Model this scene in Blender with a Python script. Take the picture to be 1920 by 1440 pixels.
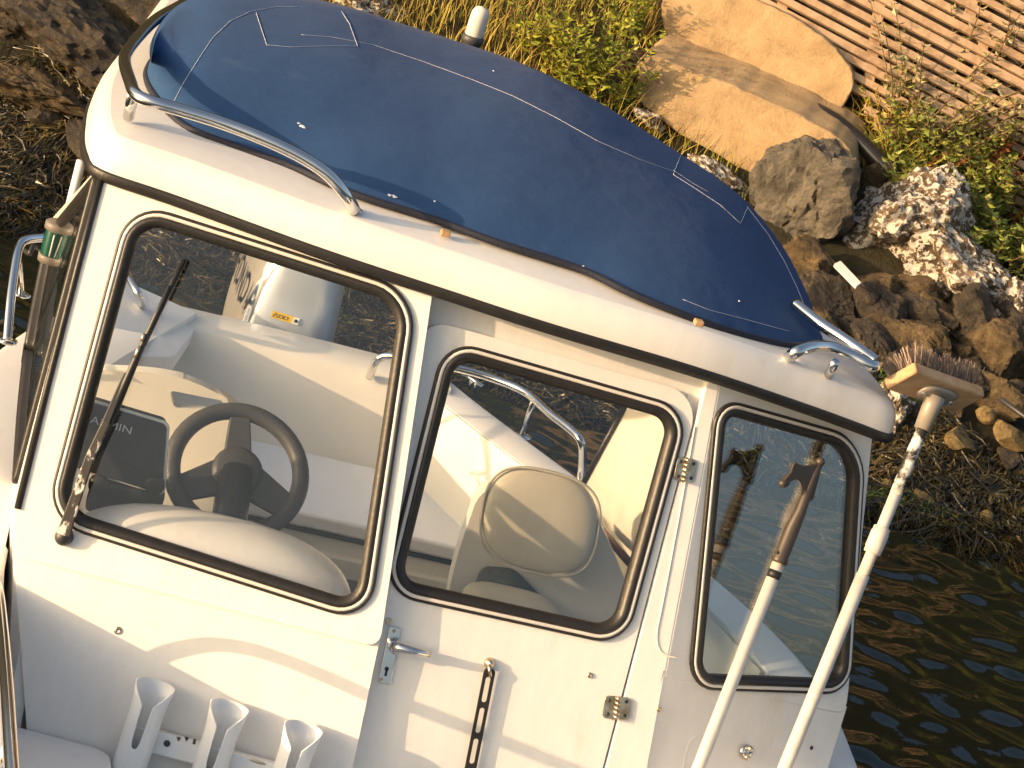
import bpy, bmesh, math, random
import numpy as np
from math import sin, cos, tan, radians, pi, sqrt, atan2
from mathutils import Vector, Matrix, noise
from mathutils.bvhtree import BVHTree

for o in list(bpy.data.objects): bpy.data.objects.remove(o)
scn = bpy.context.scene
COL = scn.collection

# ------------------------------------------------------------------ camera
FPX, PITCH, ROLL, CAMH = 4100.0, radians(20), radians(18.6), 3.1
CAM = Vector((0, 0, CAMH))
_R = Vector((1, 0, 0)); _U = Vector((0, sin(PITCH), cos(PITCH))); FWD = Vector((0, cos(PITCH), -sin(PITCH)))
EX = cos(ROLL)*_R + sin(ROLL)*_U
EY = -sin(ROLL)*_R + cos(ROLL)*_U
cd = bpy.data.cameras.new('camera'); cam = bpy.data.objects.new('camera', cd); COL.objects.link(cam)
cam.matrix_world = Matrix(((EX.x, EY.x, -FWD.x, CAM.x), (EX.y, EY.y, -FWD.y, CAM.y), (EX.z, EY.z, -FWD.z, CAM.z), (0, 0, 0, 1)))
cd.sensor_width = 36; cd.lens = 36*FPX/1920; cd.clip_end = 500; cd.clip_start = .05
scn.camera = cam

# ------------------------------------------------------------------ light
SUN_EL = radians(11)
SUN = Vector((-.866*cos(SUN_EL), -.5*cos(SUN_EL), sin(SUN_EL)))       # towards the sun
w = bpy.data.worlds.new('World'); scn.world = w; w.use_nodes = True
nt = w.node_tree
sky = nt.nodes.new('ShaderNodeTexSky'); sky.sky_type = 'NISHITA'; sky.sun_disc = False
sky.dust_density = 7; sky.air_density = .9; sky.ozone_density = .5; sky.sun_elevation = SUN_EL; sky.sun_rotation = atan2(SUN.x, SUN.y)
bg = nt.nodes['Background']; bg.inputs['Strength'].default_value = .15
nt.links.new(sky.outputs[0], bg.inputs[0])
sd = bpy.data.lights.new('sun', 'SUN'); sd.energy = 2.7; sd.angle = radians(.5); sd.color = (1, .67, .39)
so = bpy.data.objects.new('sun', sd); COL.objects.link(so)
so.rotation_euler = (-SUN).to_track_quat('-Z', 'Y').to_euler(); so.location = SUN*30
vs = scn.view_settings; vs.view_transform = 'Standard'; vs.look = 'None'; vs.gamma = 1; vs.use_curve_mapping = False
vs.exposure = 1.1
scn.render.engine = 'CYCLES'

# ------------------------------------------------------------------ unprojection and the boat's frame
def ray(x, y): return FWD + EX*((x-960)/FPX) - EY*((y-720)/FPX)
def atd(x, y, d): return CAM + ray(x, y)*d
def hit(x, y, P, n):
    r = ray(x, y); return CAM + r*((P-CAM).dot(n)/r.dot(n))
YAW = radians(14)
BP = Vector((cos(YAW), sin(YAW), 0)); BA = Vector((-sin(YAW), cos(YAW), 0)); ZZ = Vector((0, 0, 1))
BO = atd(1005, 920, 4.66)
def W(b, s, z): return BO + BP*b + BA*s + ZZ*z
def Bt(v): v = v-BO; return (v.dot(BP), v.dot(BA), v.z)
def atz(x, y, z): return hit(x, y, BO+ZZ*z, ZZ)
def ats(x, y, s): return hit(x, y, BO+BA*s, BA)
def plane(yawrel, rake, P):
    y, k = radians(yawrel), radians(rake)
    h = cos(y)*BP + sin(y)*BA; g = -sin(y)*BP + cos(y)*BA
    n = h.cross(ZZ*cos(k)+g*sin(k)).normalized()
    if n.dot(FWD) > 0: n = -n
    return (P, n, h, (ZZ*cos(k)+g*sin(k)))
def on(pl, x, y, lift=0): return hit(x, y, pl[0]+pl[1]*lift, pl[1])
PD = plane(0, 20, BO)
PL = plane(-12, 20, on(PD, 722, 1130)-BA*.05)
PR = plane(20, 20, on(PD, 1296, 1000))
def to_px(v):
    v = v-CAM; d = v.dot(FWD); return (960+FPX*v.dot(EX)/d, 720-FPX*v.dot(EY)/d)
_ed = PD[1].cross(PR[1]).normalized(); _ed = _ed if _ed.z > 0 else -_ed; _ep = on(PD, 1296, 1000)
def edge_px(z): return to_px(_ep+_ed*(z/_ed.z))

# ------------------------------------------------------------------ helpers
def root_of(o):
    while o.parent: o = o.parent
    return o
def empty(name, loc, label, cat, group=None):
    o = bpy.data.objects.new(name, None); COL.objects.link(o); o.location = loc; o.empty_display_size = .1
    tag(o, label, cat, group); return o
def tag(o, label=None, cat=None, group=None, kind=None):
    if label: o['label'] = label
    if cat: o['category'] = cat
    if group: o['group'] = group
    if kind: o['kind'] = kind
    return o
class MB:
    def __init__(s): s.v = []; s.f = []
    def add(s, v, f):
        k = len(s.v); s.v += [Vector(q) for q in v]; s.f += [tuple(i+k for i in q) for q in f]; return s
    def grid(s, rows, closed_u=False, closed_v=False):
        k = len(s.v); nr = len(rows); nc = len(rows[0])
        for r in rows: s.v += [Vector(q) for q in r]
        for i in range(nr if closed_v else nr-1):
            for j in range(nc if closed_u else nc-1):
                a = k+i*nc+j; b = k+i*nc+(j+1) % nc; c = k+((i+1) % nr)*nc+(j+1) % nc; d = k+((i+1) % nr)*nc+j
                s.f.append((a, b, c, d))
        return s
    def tube(s, pts, r, n=10, closed=False, caps=True):
        pts = [Vector(p) for p in pts]; m = len(pts)
        rr = r if isinstance(r, (list, tuple)) else [r]*m
        rows = []; up = None
        for i in range(m):
            if closed: t = pts[(i+1) % m]-pts[i-1]
            else: t = pts[min(i+1, m-1)]-pts[max(i-1, 0)]
            t = t.normalized() if t.length > 1e-9 else Vector((0, 0, 1))
            if up is None:
                up = t.orthogonal().normalized()
            up = (up - t*up.dot(t)).normalized(); sd_ = t.cross(up)
            rows.append([pts[i]+(up*cos(2*pi*j/n)+sd_*sin(2*pi*j/n))*rr[i] for j in range(n)])
        k = len(s.v); s.grid(rows, True, closed)
        if caps and not closed:
            s.f.append(tuple(k+j for j in range(n))[::-1]); s.f.append(tuple(k+(m-1)*n+j for j in range(n)))
        return s
    def box(s, c, x, y, z):
        c, x, y, z = Vector(c), Vector(x), Vector(y), Vector(z)
        q = [c+x*i+y*j+z*k for i in (-.5, .5) for j in (-.5, .5) for k in (-.5, .5)]
        return s.add(q, [(0, 1, 3, 2), (4, 6, 7, 5), (0, 4, 5, 1), (2, 3, 7, 6), (0, 2, 6, 4), (1, 5, 7, 3)])
    def prism(s, loop, d):
        n = len(loop); v = [Vector(q) for q in loop]; v2 = [q+Vector(d) for q in v]
        return s.add(v+v2, [tuple(range(n)), tuple(range(2*n-1, n-1, -1))]+[(i, i+n, (i+1) % n+n, (i+1) % n) for i in range(n)])
    def lathe(s, c, ax, prof, n=16):
        c = Vector(c); ax = Vector(ax).normalized(); u = ax.orthogonal().normalized(); v = ax.cross(u)
        rows = [[c+ax*h+(u*cos(2*pi*j/n)+v*sin(2*pi*j/n))*max(r, 1e-4) for j in range(n)] for r, h in prof]
        return s.grid(rows, True)
def mk(name, mb, mat, parent=None, smooth=True, bevel=0, seg=3, ang=35, label=None, cat=None, group=None, kind=None, fixn=True, autos=None):
    me = bpy.data.meshes.new(name)
    V_ = [Vector(q) for q in mb.v]
    if parent is None:
        xs = [q.x for q in V_]; ys = [q.y for q in V_]; zs = [q.z for q in V_]
        off = Vector(((min(xs)+max(xs))/2, (min(ys)+max(ys))/2, min(zs)))
    else: off = root_of(parent).location.copy()
    me.from_pydata([q-off for q in V_], [], mb.f)
    if fixn:
        bm = bmesh.new(); bm.from_mesh(me); bmesh.ops.recalc_face_normals(bm, faces=bm.faces); bm.to_mesh(me); bm.free()
    if smooth:
        me.shade_smooth()
        if autos is not None:
            me.set_sharp_from_angle(angle=radians(autos))
    o = bpy.data.objects.new(name, me); COL.objects.link(o)
    me.materials.append(mat)
    if parent is None: o.location = off
    else: o.parent = parent
    if bevel:
        m = o.modifiers.new('bevel', 'BEVEL'); m.width = bevel; m.segments = seg; m.limit_method = 'ANGLE'; m.angle_limit = radians(ang); m.harden_normals = True
        me.shade_smooth(); me.set_sharp_from_angle(angle=radians(60))
    tag(o, label, cat, group, kind)
    return o
def cr(pts, n=8, closed=False):
    P = [Vector(p) for p in pts]; m = len(P); out = []
    for i in range(m if closed else m-1):
        if closed: a, b, c, d = P[i-1], P[i], P[(i+1) % m], P[(i+2) % m]
        else: a, b, c, d = P[max(i-1, 0)], P[i], P[i+1], P[min(i+2, m-1)]
        for j in range(n):
            t = j/n
            out.append(.5*((2*b)+(c-a)*t+(2*a-5*b+4*c-d)*t*t+(3*b-a-3*c+d)*t**3))
    if not closed: out.append(P[-1])
    return out
def rpoly(c, r, n=7):
    """closed loop through corners c with rounded corners of radius r (number or list)"""
    c = [Vector(q) for q in c]; m = len(c); out = []
    rr = r if isinstance(r, (list, tuple)) else [r]*m
    for i in range(m):
        p, a, b = c[i], c[i-1], c[(i+1) % m]; k = rr[i]
        if k <= 0: out.append(p); continue
        A = p+(a-p).normalized()*k; B = p+(b-p).normalized()*k
        A1 = A+(p-A)*.5523; B1 = B+(p-B)*.5523
        for j in range(n+1):
            t = j/n; out.append(A*(1-t)**3+A1*3*t*(1-t)**2+B1*3*t*t*(1-t)+B*t**3)
    return out
def inset(loop, n, d):
    """offset a planar closed loop inwards by d"""
    m = len(loop); c = sum(loop, Vector())/m; out = []
    for i in range(m):
        a, p, b = loop[i-1], loop[i], loop[(i+1) % m]
        t = ((p-a).normalized()+(b-p).normalized()).normalized(); q = t.cross(n).normalized()
        if q.dot(c-p) < 0: q = -q
        out.append(p+q*d)
    return out
def panel_mb(outer, holes, d):
    """planar panel with holes, extruded along vector d"""
    bm = bmesh.new(); loops = []
    for L in [outer]+holes:
        vs_ = [bm.verts.new(q) for q in L]; loops.append(vs_)
        for i in range(len(vs_)): bm.edges.new((vs_[i-1], vs_[i]))
    bmesh.ops.triangle_fill(bm, use_beauty=True, use_dissolve=False, edges=bm.edges[:])
    bm.verts.index_update()
    mb = MB(); n0 = len(bm.verts)
    mb.v = [v.co.copy() for v in bm.verts]+[v.co+Vector(d) for v in bm.verts]
    F = [tuple(v.index for v in f.verts) for f in bm.faces]
    mb.f = F+[tuple(i+n0 for i in f[::-1]) for f in F]
    for L in loops:
        for i in range(len(L)):
            a, b = L[i-1].index, L[i].index; mb.f.append((a, b, b+n0, a+n0))
    bm.free(); return mb
def ring_sweep(loop, n, prof):
    """closed sweep: prof = [(inset, lift)] relative to loop"""
    ls = {}
    rows = []
    for ins, lift in prof:
        L = inset(loop, n, ins) if abs(ins) > 1e-9 else loop
        rows.append([q+n*lift for q in L])
    return MB().grid(rows, True)
def text_mb(txt, org, xd, yd, size, lift=.002, thick=.001, sx=1, bold=0):
    cu = bpy.data.curves.new('lettering', 'FONT'); cu.body = txt; cu.size = 1; cu.extrude = 0; cu.offset = bold
    ob = bpy.data.objects.new('lettering', cu); COL.objects.link(ob)
    dg = bpy.context.evaluated_depsgraph_get(); me = bpy.data.meshes.new_from_object(ob.evaluated_get(dg))
    xd, yd = Vector(xd).normalized(), Vector(yd).normalized(); nn = xd.cross(yd)
    mb = MB(); V0 = [Vector(org)+xd*v.co.x*size*sx+yd*v.co.y*size+nn*lift for v in me.vertices]
    mb.add(V0, [tuple(p.vertices) for p in me.polygons])
    bpy.data.objects.remove(ob); bpy.data.meshes.remove(me); bpy.data.curves.remove(cu)
    return mb

# ------------------------------------------------------------------ materials
MATS = {}
def mat(name, col, rough=.5, metal=0, var=0, scale=8, bump=0, bscale=60, coat=0, col2=None, spec=None, sheen=0, trans=0, streak=None, contrast=(.35, .65)):
    if name in MATS: return MATS[name]
    m = bpy.data.materials.new(name); m.use_nodes = True; N = m.node_tree.nodes; L = m.node_tree.links
    b = N['Principled BSDF']; b.inputs['Base Color'].default_value = (*col, 1); b.inputs['Roughness'].default_value = rough; b.inputs['Metallic'].default_value = metal
    if coat: b.inputs['Coat Weight'].default_value = coat; b.inputs['Coat Roughness'].default_value = .12
    if spec is not None: b.inputs['Specular IOR Level'].default_value = spec
    if sheen: b.inputs['Sheen Weight'].default_value = sheen
    if trans: b.inputs['Transmission Weight'].default_value = trans
    tc = N.new('ShaderNodeTexCoord')
    src = tc.outputs['Object']
    if col2 is not None or var:
        mp = N.new('ShaderNodeMapping'); L.new(src, mp.inputs[0])
        if streak: mp.inputs['Scale'].default_value = streak
        nz = N.new('ShaderNodeTexNoise'); nz.inputs['Scale'].default_value = scale; nz.inputs['Detail'].default_value = 7; nz.inputs['Roughness'].default_value = .65
        L.new(mp.outputs[0], nz.inputs['Vector'])
        rp = N.new('ShaderNodeValToRGB'); rp.color_ramp.elements[0].position = contrast[0]; rp.color_ramp.elements[1].position = contrast[1]
        c2 = col2 if col2 is not None else tuple(max(0, c*(1-var)) for c in col)
        rp.color_ramp.elements[0].color = (*c2, 1); rp.color_ramp.elements[1].color = (*col, 1)
        L.new(nz.outputs['Fac'], rp.inputs[0]); L.new(rp.outputs[0], b.inputs['Base Color'])
    if bump:
        nb = N.new('ShaderNodeTexNoise'); nb.inputs['Scale'].default_value = bscale; nb.inputs['Detail'].default_value = 5
        L.new(src, nb.inputs['Vector'])
        bp = N.new('ShaderNodeBump'); bp.inputs['Strength'].default_value = bump; bp.inputs['Distance'].default_value = .01
        L.new(nb.outputs['Fac'], bp.inputs['Height']); L.new(bp.outputs[0], b.inputs['Normal'])
    MATS[name] = m; return m
M_gel = mat('white_gelcoat', (.80, .78, .74), .34, var=.06, scale=5, coat=.3, streak=(6, 6, .8), bump=.02, bscale=25)
def stain(m, col, scale, th, amt, stretch=(1, 1, .35)):
    N = m.node_tree.nodes; L = m.node_tree.links; b = N['Principled BSDF']; src = b.inputs['Base Color'].links[0].from_socket
    tc = N.new('ShaderNodeTexCoord'); mp = N.new('ShaderNodeMapping'); mp.inputs['Scale'].default_value = stretch; L.new(tc.outputs['Object'], mp.inputs[0])
    nz = N.new('ShaderNodeTexNoise'); nz.inputs['Scale'].default_value = scale; nz.inputs['Detail'].default_value = 8; nz.inputs['Roughness'].default_value = .75; L.new(mp.outputs[0], nz.inputs['Vector'])
    rp = N.new('ShaderNodeValToRGB'); rp.color_ramp.elements[0].position = th; rp.color_ramp.elements[1].position = th+.14; rp.color_ramp.elements[1].color = (amt, amt, amt, 1); L.new(nz.outputs['Fac'], rp.inputs[0])
    mx = N.new('ShaderNodeMix'); mx.data_type = 'RGBA'; L.new(rp.outputs[0], mx.inputs['Factor']); L.new(src, mx.inputs['A']); mx.inputs['B'].default_value = (*col, 1); L.new(mx.outputs['Result'], b.inputs['Base Color'])
stain(M_gel, (.62, .45, .28), 3.2, .57, .38)
stain(M_gel, (.50, .47, .42), 14, .60, .30, (1, 1, .12))
M_gel2 = mat('cream_gelcoat', (.74, .71, .63), .45, var=.08, scale=4, bump=.03, bscale=40)
M_gelw = mat('deck_gelcoat', (.79, .79, .78), .45, var=.05, scale=9, bump=.05, bscale=120)
M_rub = mat('black_rubber', (.022, .020, .018), .42, var=.35, scale=30, bump=.08, bscale=140)
M_strip = mat('pale_filler_strip', (.70, .66, .60), .4, var=.1, scale=20)
M_chrome = mat('stainless_steel', (.72, .71, .69), .14, 1, var=.08, scale=15)
M_worn = mat('worn_steel', (.78, .70, .55), .32, 1, col2=(.42, .30, .17), scale=60)
M_canvas = mat('blue_canvas', (.019, .054, .142), .95, col2=(.028, .070, .168), scale=3.5, bump=.35, bscale=14, sheen=.04, contrast=(.3, .75), spec=.08)
M_navy = mat('navy_binding', (.010, .013, .028), .7, bump=.2, bscale=200)
M_thread = mat('pale_thread', (.55, .58, .66), .8)
M_dropp = mat('bird_dropping', (.8, .8, .78), .7)
M_dark = mat('dark_plastic', (.030, .031, .032), .45, var=.2, scale=20)
M_grey = mat('grey_plastic', (.055, .056, .058), .5, var=.2, scale=12)
M_dial = mat('plotter_case', (.038, .040, .044), .5, var=.25, scale=14, bump=.04)
M_floor = mat('grey_floor', (.10, .115, .13), .7, var=.3, scale=30, bump=.2, bscale=200)
M_seat = mat('seat_vinyl', (.60, .57, .49), .5, col2=(.50, .46, .37), scale=5, bump=.06, bscale=60)
M_shell = mat('seat_shell', (.72, .71, .66), .35, var=.06, scale=6, coat=.2)
M_silver = mat('silver_cowl', (.58, .65, .74), .3, .45, var=.05, scale=6, coat=.5)
M_taupe = mat('cowl_side', (.27, .26, .24), .4, .3, var=.1)
M_black = mat('black_print', (.015, .015, .016), .5)
M_yellow = mat('yellow_label', (.75, .50, .03), .5)
M_whitep = mat('white_plastic', (.80, .81, .80), .3, var=.03, coat=.2)
M_print = mat('grey_print', (.62, .64, .66), .5)
M_green = mat('green_lens', (.003, .06, .042), .12, coat=.6)
M_navgrey = mat('nav_light_case', (.16, .14, .12), .5)
M_brown = mat('brown_plastic', (.060, .046, .034), .42, var=.25, scale=25)
M_alu = mat('painted_aluminium', (.70, .66, .58), .42, .15, var=.10, scale=14)
M_polew = mat('weathered_white_pole', (.66, .62, .56), .6, var=.2, scale=30)
M_peel = mat('peeling_pole', (.70, .68, .62), .5, col2=(.025, .022, .02), scale=26, contrast=(.47, .56), bump=.3)
M_armpeel = mat('peeling_wiper_arm', (.62, .6, .56), .5, col2=(.035, .032, .028), scale=38, contrast=(.56, .62), streak=(1, 1, .5))
M_brushw = mat('raw_wood', (.56, .38, .22), .7, col2=(.42, .23, .10), scale=6, bump=.15, bscale=60, streak=(1, 6, 6))
M_brist = mat('bristles', (.42, .32, .26), .8, col2=(.20, .15, .12), scale=40)
M_socket = mat('grey_socket', (.30, .265, .215), .45, .1)
M_wood = mat('varnished_wood', (.13, .055, .03), .4, var=.3, scale=10)
M_lens = mat('frosted_lens', (.66, .62, .54), .25, coat=.4)
M_rope = mat('black_rope', (.012, .012, .013), .8, bump=.5, bscale=150)
def glass_mat(name, tint, f0):
    m = bpy.data.materials.new(name); m.use_nodes = True; N = m.node_tree.nodes; L = m.node_tree.links
    for n in list(N):
        if n.type == 'BSDF_PRINCIPLED': N.remove(n)
    out = [n for n in N if n.type == 'OUTPUT_MATERIAL'][0]
    t = N.new('ShaderNodeBsdfTransparent'); t.inputs[0].default_value = (*tint, 1)
    g = N.new('ShaderNodeBsdfGlossy'); g.inputs['Roughness'].default_value = .01; g.inputs[0].default_value = (1, 1, 1, 1)
    lw = N.new('ShaderNodeLayerWeight')
    p = N.new('ShaderNodeMath'); p.operation = 'POWER'; p.inputs[1].default_value = 4.5; L.new(lw.outputs['Facing'], p.inputs[0])
    q = N.new('ShaderNodeMath'); q.operation = 'MULTIPLY_ADD'; q.inputs[1].default_value = 1-f0; q.inputs[2].default_value = f0; L.new(p.outputs[0], q.inputs[0])
    mx = N.new('ShaderNodeMixShader'); L.new(q.outputs[0], mx.inputs[0]); L.new(t.outputs[0], mx.inputs[1]); L.new(g.outputs[0], mx.inputs[2])
    L.new(mx.outputs[0], out.inputs[0]); return m
M_glass = glass_mat('window_glass', (.975, .98, .975), .03)
M_glassp = glass_mat('sky_tint_glass', (.84, .89, .94), .12)  # blue tint and raised reflectance imitate sky mirrored in the port pane

stain(M_canvas, (.075, .12, .21), 5, .60, .5, (1, 1.6, 1))
stain(M_canvas, (.10, .15, .24), 22, .64, .5, (1, 3, 1))
# ------------------------------------------------------------------ the boat
boat = empty('motor_boat', Vector((BO.x, BO.y, 0)), 'white motor boat with a windowed wheelhouse, seen over its bow', 'boat')
def P(name, mb, m, par=None, **k): return mk(name, mb, m, par or boat, **k)
R_ = random.Random(5)

def window(pl, corners, r, name, label, wseal=.036):
    loop = rpoly([on(pl, *c) for c in corners], r, 8); n = pl[1]
    win = P(name, ring_sweep(loop, n, [(0, -.004), (0, .006), (.002, .0085), (.005, .0095), (.0062, .0088), (.0065, .007), (.0145, .007), (.0148, .010), (.018, .0125), (.024, .0125), (.030, .009), (wseal, .001), (wseal, -.02)]), M_rub, label=label)
    P('filler_strip', ring_sweep(loop, n, [(.0065, .0055), (.0068, .0098), (.0105, .0112), (.0142, .0098), (.0145, .0055)]), M_strip, win)
    inner = inset(loop, n, wseal-.006)
    P('pane', MB().prism([q-n*.006 for q in inner], -n*.005), M_glass, win, smooth=False)
    return win, loop

# --- starboard windscreen panel
LWIN = [(242, 374), (786, 547), (693, 1172), (81, 977)]
def hole(pl, c, r, ins=.012): return inset(rpoly([on(pl, *q) for q in c], r, 8), pl[1], ins)
o1 = rpoly([on(PL, 214, 250), on(PL, 818, 490), on(PL, 812, 545), on(PL, 712, 1215), on(PL, 24, 1042), on(PL, 27, 930), on(PL, 105, 632)], [0, 0, 0, .03, .02, 0, 0], 4)
P('windscreen_panel', panel_mb(o1, [hole(PL, LWIN, .088)], -PL[1]*.045), M_gel, bevel=.014, seg=4)
window(PL, LWIN, .088, 'helm_window', 'large helm window with black rubber seal')
# lower bulkhead below the ledge: lofted so that it bows gently
def lowwall(pl, top, bot, depth, name, bow=.012):
    rows = []
    for i in range(13):
        t = i/12; row = []
        for j in range(17):
            u = j/16
            a = on(pl, top[0][0]+(top[1][0]-top[0][0])*u, top[0][1]+(top[1][1]-top[0][1])*u)
            b = on(pl, bot[0][0]+(bot[1][0]-bot[0][0])*u, bot[0][1]+(bot[1][1]-bot[0][1])*u)
            q = a+(b-a)*t - pl[1]*(depth - bow*sin(pi*min(1, t*1.5)) - .012*max(0, 1-t*6))
            row.append(q)
        rows.append(row)
    ed = -pl[1]*.04
    mb = MB().grid(rows)
    mb.grid([[q for q in [r[-1] for r in rows]], [q+ed for q in [r[-1] for r in rows]]])
    return P(name, mb, M_gel, autos=50)
lowwall(PL, ((22, 1020), (714, 1190)), ((96, 2010), (540, 2010)), .020, 'lower_bulkhead', .008)
# --- door
DWIN = [(833, 633), (1295, 766), (1172, 1213), (714, 1113)]
o2 = rpoly([on(PD, 792, 596), on(PD, 1313, 741), on(PD, 984, 2000), on(PD, 522, 2000)], [.06, .07, .02, .02], 6)
door = P('cabin_door', panel_mb(o2, [hole(PD, DWIN, .075)], -PD[1]*.03), M_gel, bevel=.006, seg=3, label='narrow cabin door with window and lever handle')
dw, _ = window(PD, DWIN, .075, 'door_window', 'nearly square window in the cabin door')
# header panel over the door and jamb behind it
P('door_header', MB().prism([on(PD, *q, -.024) for q in ((770, 470), (1352, 622), (1330, 758), (770, 612))], -PD[1]*.03), M_gel, smooth=False)
P('door_gap_shade', MB().prism([on(PD, *q, -.010) for q in ((1308, 770), (1318, 772), (1140, 1440), (1130, 1440))], -PD[1]*.012), M_rub, smooth=False)  # dark strip paints the shade inside the door seam
P('door_jamb', MB().prism([on(PD, *q, -.02) for q in ((1290, 740), (1345, 752), (1180, 1400), (1125, 1400))], -PD[1]*.03), M_gel, smooth=False)
# --- port panel
RWIN = [(1340, 742), (1622, 822), (1592, 1302), (1287, 1292)]
eT, eB = edge_px(.33), edge_px(-.30)
o3 = rpoly([on(PR, *eT), on(PR, 1640, 790), on(PR, 1618, 1000), on(PR, 1592, 1296), on(PR, 1586, 1342), on(PR, *eB)], [0, 0, 0, .02, .03, 0], 3)
eC = edge_px(-1.08)
op = [on(PD, *eT), on(PD, *eB), on(PD, *eC), on(PD, 996, 1968), on(PD, 1157, 1352), on(PD, 1207, 1160), on(PD, 1271, 915), on(PD, 1331, 690)]
P('door_pillar', panel_mb(op, [], -PD[1]*.04), M_gel, bevel=.006, seg=3)
rw_hole = rpoly([on(PR, *q) for q in RWIN], [.07, .1, .075, .07], 8)
P('port_panel', panel_mb(o3, [inset(rw_hole, PR[1], .012)], -PR[1]*.04), M_gel, bevel=.006, seg=4)
_w = window
def window2():
    loop = rw_hole; n = PR[1]; ws = .033
    win = P('port_window', ring_sweep(loop, n, [(0, -.004), (0, .006), (.002, .0085), (.005, .0095), (.0062, .0088), (.0065, .007), (.0145, .007), (.0148, .010), (.018, .0125), (.024, .0125), (.030, .009), (ws, .001), (ws, -.02)]), M_rub, label='narrow port window beside the door')
    P('filler_strip', ring_sweep(loop, n, [(.0065, .0055), (.0068, .0098), (.0105, .0112), (.0142, .0098), (.0145, .0055)]), M_strip, win)
    P('pane', MB().prism([q-n*.006 for q in inset(loop, n, ws-.006)], -n*.005), M_glassp, win, smooth=False)
window2()
lowwall(PR, ((eB[0]-2, eB[1]-14), (1588, 1325)), ((eC[0], eC[1]), (1410, 2000)), .012, 'port_lower_bulkhead', .004)
# raised rounded recess border on the port lower bulkhead
rb = cr([on(PR, 1268, 1500, -.0125), on(PR, 1285, 1410, -.0125), on(PR, 1300, 1384, -.0125), on(PR, 1340, 1374, -.0125), on(PR, 1450, 1378, -.0125), on(PR, 1550, 1384, -.0125)], 6)
P('moulded_ridge', MB().tube(rb, .0055, 8), M_gel)

# --- roof
RIM = [(188, 337, .352), (330, 386, .352), (600, 484, .347), (830, 560, .342), (1030, 625, .336), (1293, 703, .322), (1500, 772, .285), (1600, 808, .262), (1660, 830, .246)]
rim = [Bt(atz(*q)) for q in RIM]
front = cr([Vector(q) for q in rim], 6)
l0 = Vector(rim[0]); r0 = Vector(rim[-1])
ctl = [l0+Vector((.085, 1.55, .0)), l0+Vector((.02, 1.0, .01)), l0+Vector((-.045, .5, .01)), l0+Vector((-.05, .22, .006)), l0+Vector((-.034, .07, .002)), l0+Vector((.0, .0, 0))]
ctl += [Vector(q) for q in rim[1:]]
ctl += [r0+Vector((.016, .05, -.002)), r0+Vector((.008, .2, .0)), r0+Vector((-.07, .55, .02)), r0+Vector((-.22, 1.0, .03)), r0+Vector((-.38, 1.5, .04))]
def arc(pts, n):
    d = [0]
    for i in range(1, len(pts)): d.append(d[-1]+(pts[i]-pts[i-1]).length)
    out = []
    for k in range(n+1):
        t = d[-1]*k/n; i = 0
        while i < len(d)-2 and d[i+1] < t: i += 1
        f = (t-d[i])/max(1e-9, d[i+1]-d[i]); out.append(pts[i].lerp(pts[i+1], min(1, max(0, f))))
    return out
outline = arc(cr(ctl, 10), 200)
cen = Vector((-.12, .95, 0))
NRM = []
for i, q in enumerate(outline):
    a = outline[max(0, i-3)]; b = outline[min(len(outline)-1, i+3)]
    t = (b-a); t.z = 0; t.normalize(); n = Vector((-t.y, t.x, 0))
    if n.dot(cen-q) < 0: n = -n
    NRM.append(n)
def loft(prof): return [[W(*(q+n*i+Vector((0, 0, h)))) for q, n in zip(outline, NRM)] for i, h in prof]
fas = [(.10, .012), (.03, .004), (.006, .001), (.0, .012), (.0, .022), (.002, .042), (.006, .060), (.013, .076), (.024, .088), (.038, .094)]
mb = MB().grid(loft(fas))
last = [q+n*.038+Vector((0, 0, .094)) for q, n in zip(outline, NRM)]
mid = Vector((-.12, .9, .455))
inn = [[W(*(q.lerp(Vector((mid.x+(q.x-mid.x)*.05, mid.y+(q.y-mid.y)*.05, mid.z)), t)+Vector((0, 0, .012*min(1, t*8))))) for q in last] for t in (0, .03, .08, .16, .35, .7, 1)]
mb.grid(inn)
# ceiling
ce = [q+n*.10+Vector((0, 0, .012)) for q, n in zip(outline, NRM)]
mb.grid([[W(*(q.lerp(Vector((mid.x+(q.x-mid.x)*.05, mid.y+(q.y-mid.y)*.05, .40)), t))) for q in ce] for t in (0, .5, 1)])
roof = P('roof', mb, M_gel, autos=60, fixn=False)
P('rubber_trim', MB().grid(loft([(.008, -.000), (-.004, -.001), (-.0065, .003), (-.0065, .018), (-.004, .022), (.002, .0225)])), M_rub, roof)
# --- canvas cover
FB = [(283, 118, .47), (274, 145, .465), (292, 185, .462), (345, 238, .46), (430, 272, .46), (547, 314, .46), (660, 364, .46), (811, 412, .458), (928, 455, .456), (1085, 505, .45), (1183, 552, .44), (1293, 596, .425), (1395, 630, .405), (1486, 650, .388), (1543, 645, .378)]
TB = [(283, 116, .50), (292, 72, .70), (315, 38, .85), (350, 12, .98), (420, -10, 1.05), (520, -2, 1.1), (640, 18, 1.12), (760, 55, 1.14), (870, 90, 1.14), (1000, 135, 1.12), (1130, 200, 1.08), (1270, 288, 1.02), (1380, 362, .95), (1460, 450, .85), (1508, 540, .70), (1535, 610, .55), (1547, 640, .45)]
def arc(pts, n):
    d = [0]
    for i in range(1, len(pts)): d.append(d[-1]+(pts[i]-pts[i-1]).length)
    out = []
    for k in range(n+1):
        t = d[-1]*k/n; i = 0
        while i < len(d)-2 and d[i+1] < t: i += 1
        f = (t-d[i])/max(1e-9, d[i+1]-d[i]); out.append(pts[i].lerp(pts[i+1], min(1, max(0, f))))
    return out
Fc = arc(cr([atz(*q) for q in FB], 8), 72)
Tc = arc(cr([ats(*q) for q in TB], 8), 72)
rows = []
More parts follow.
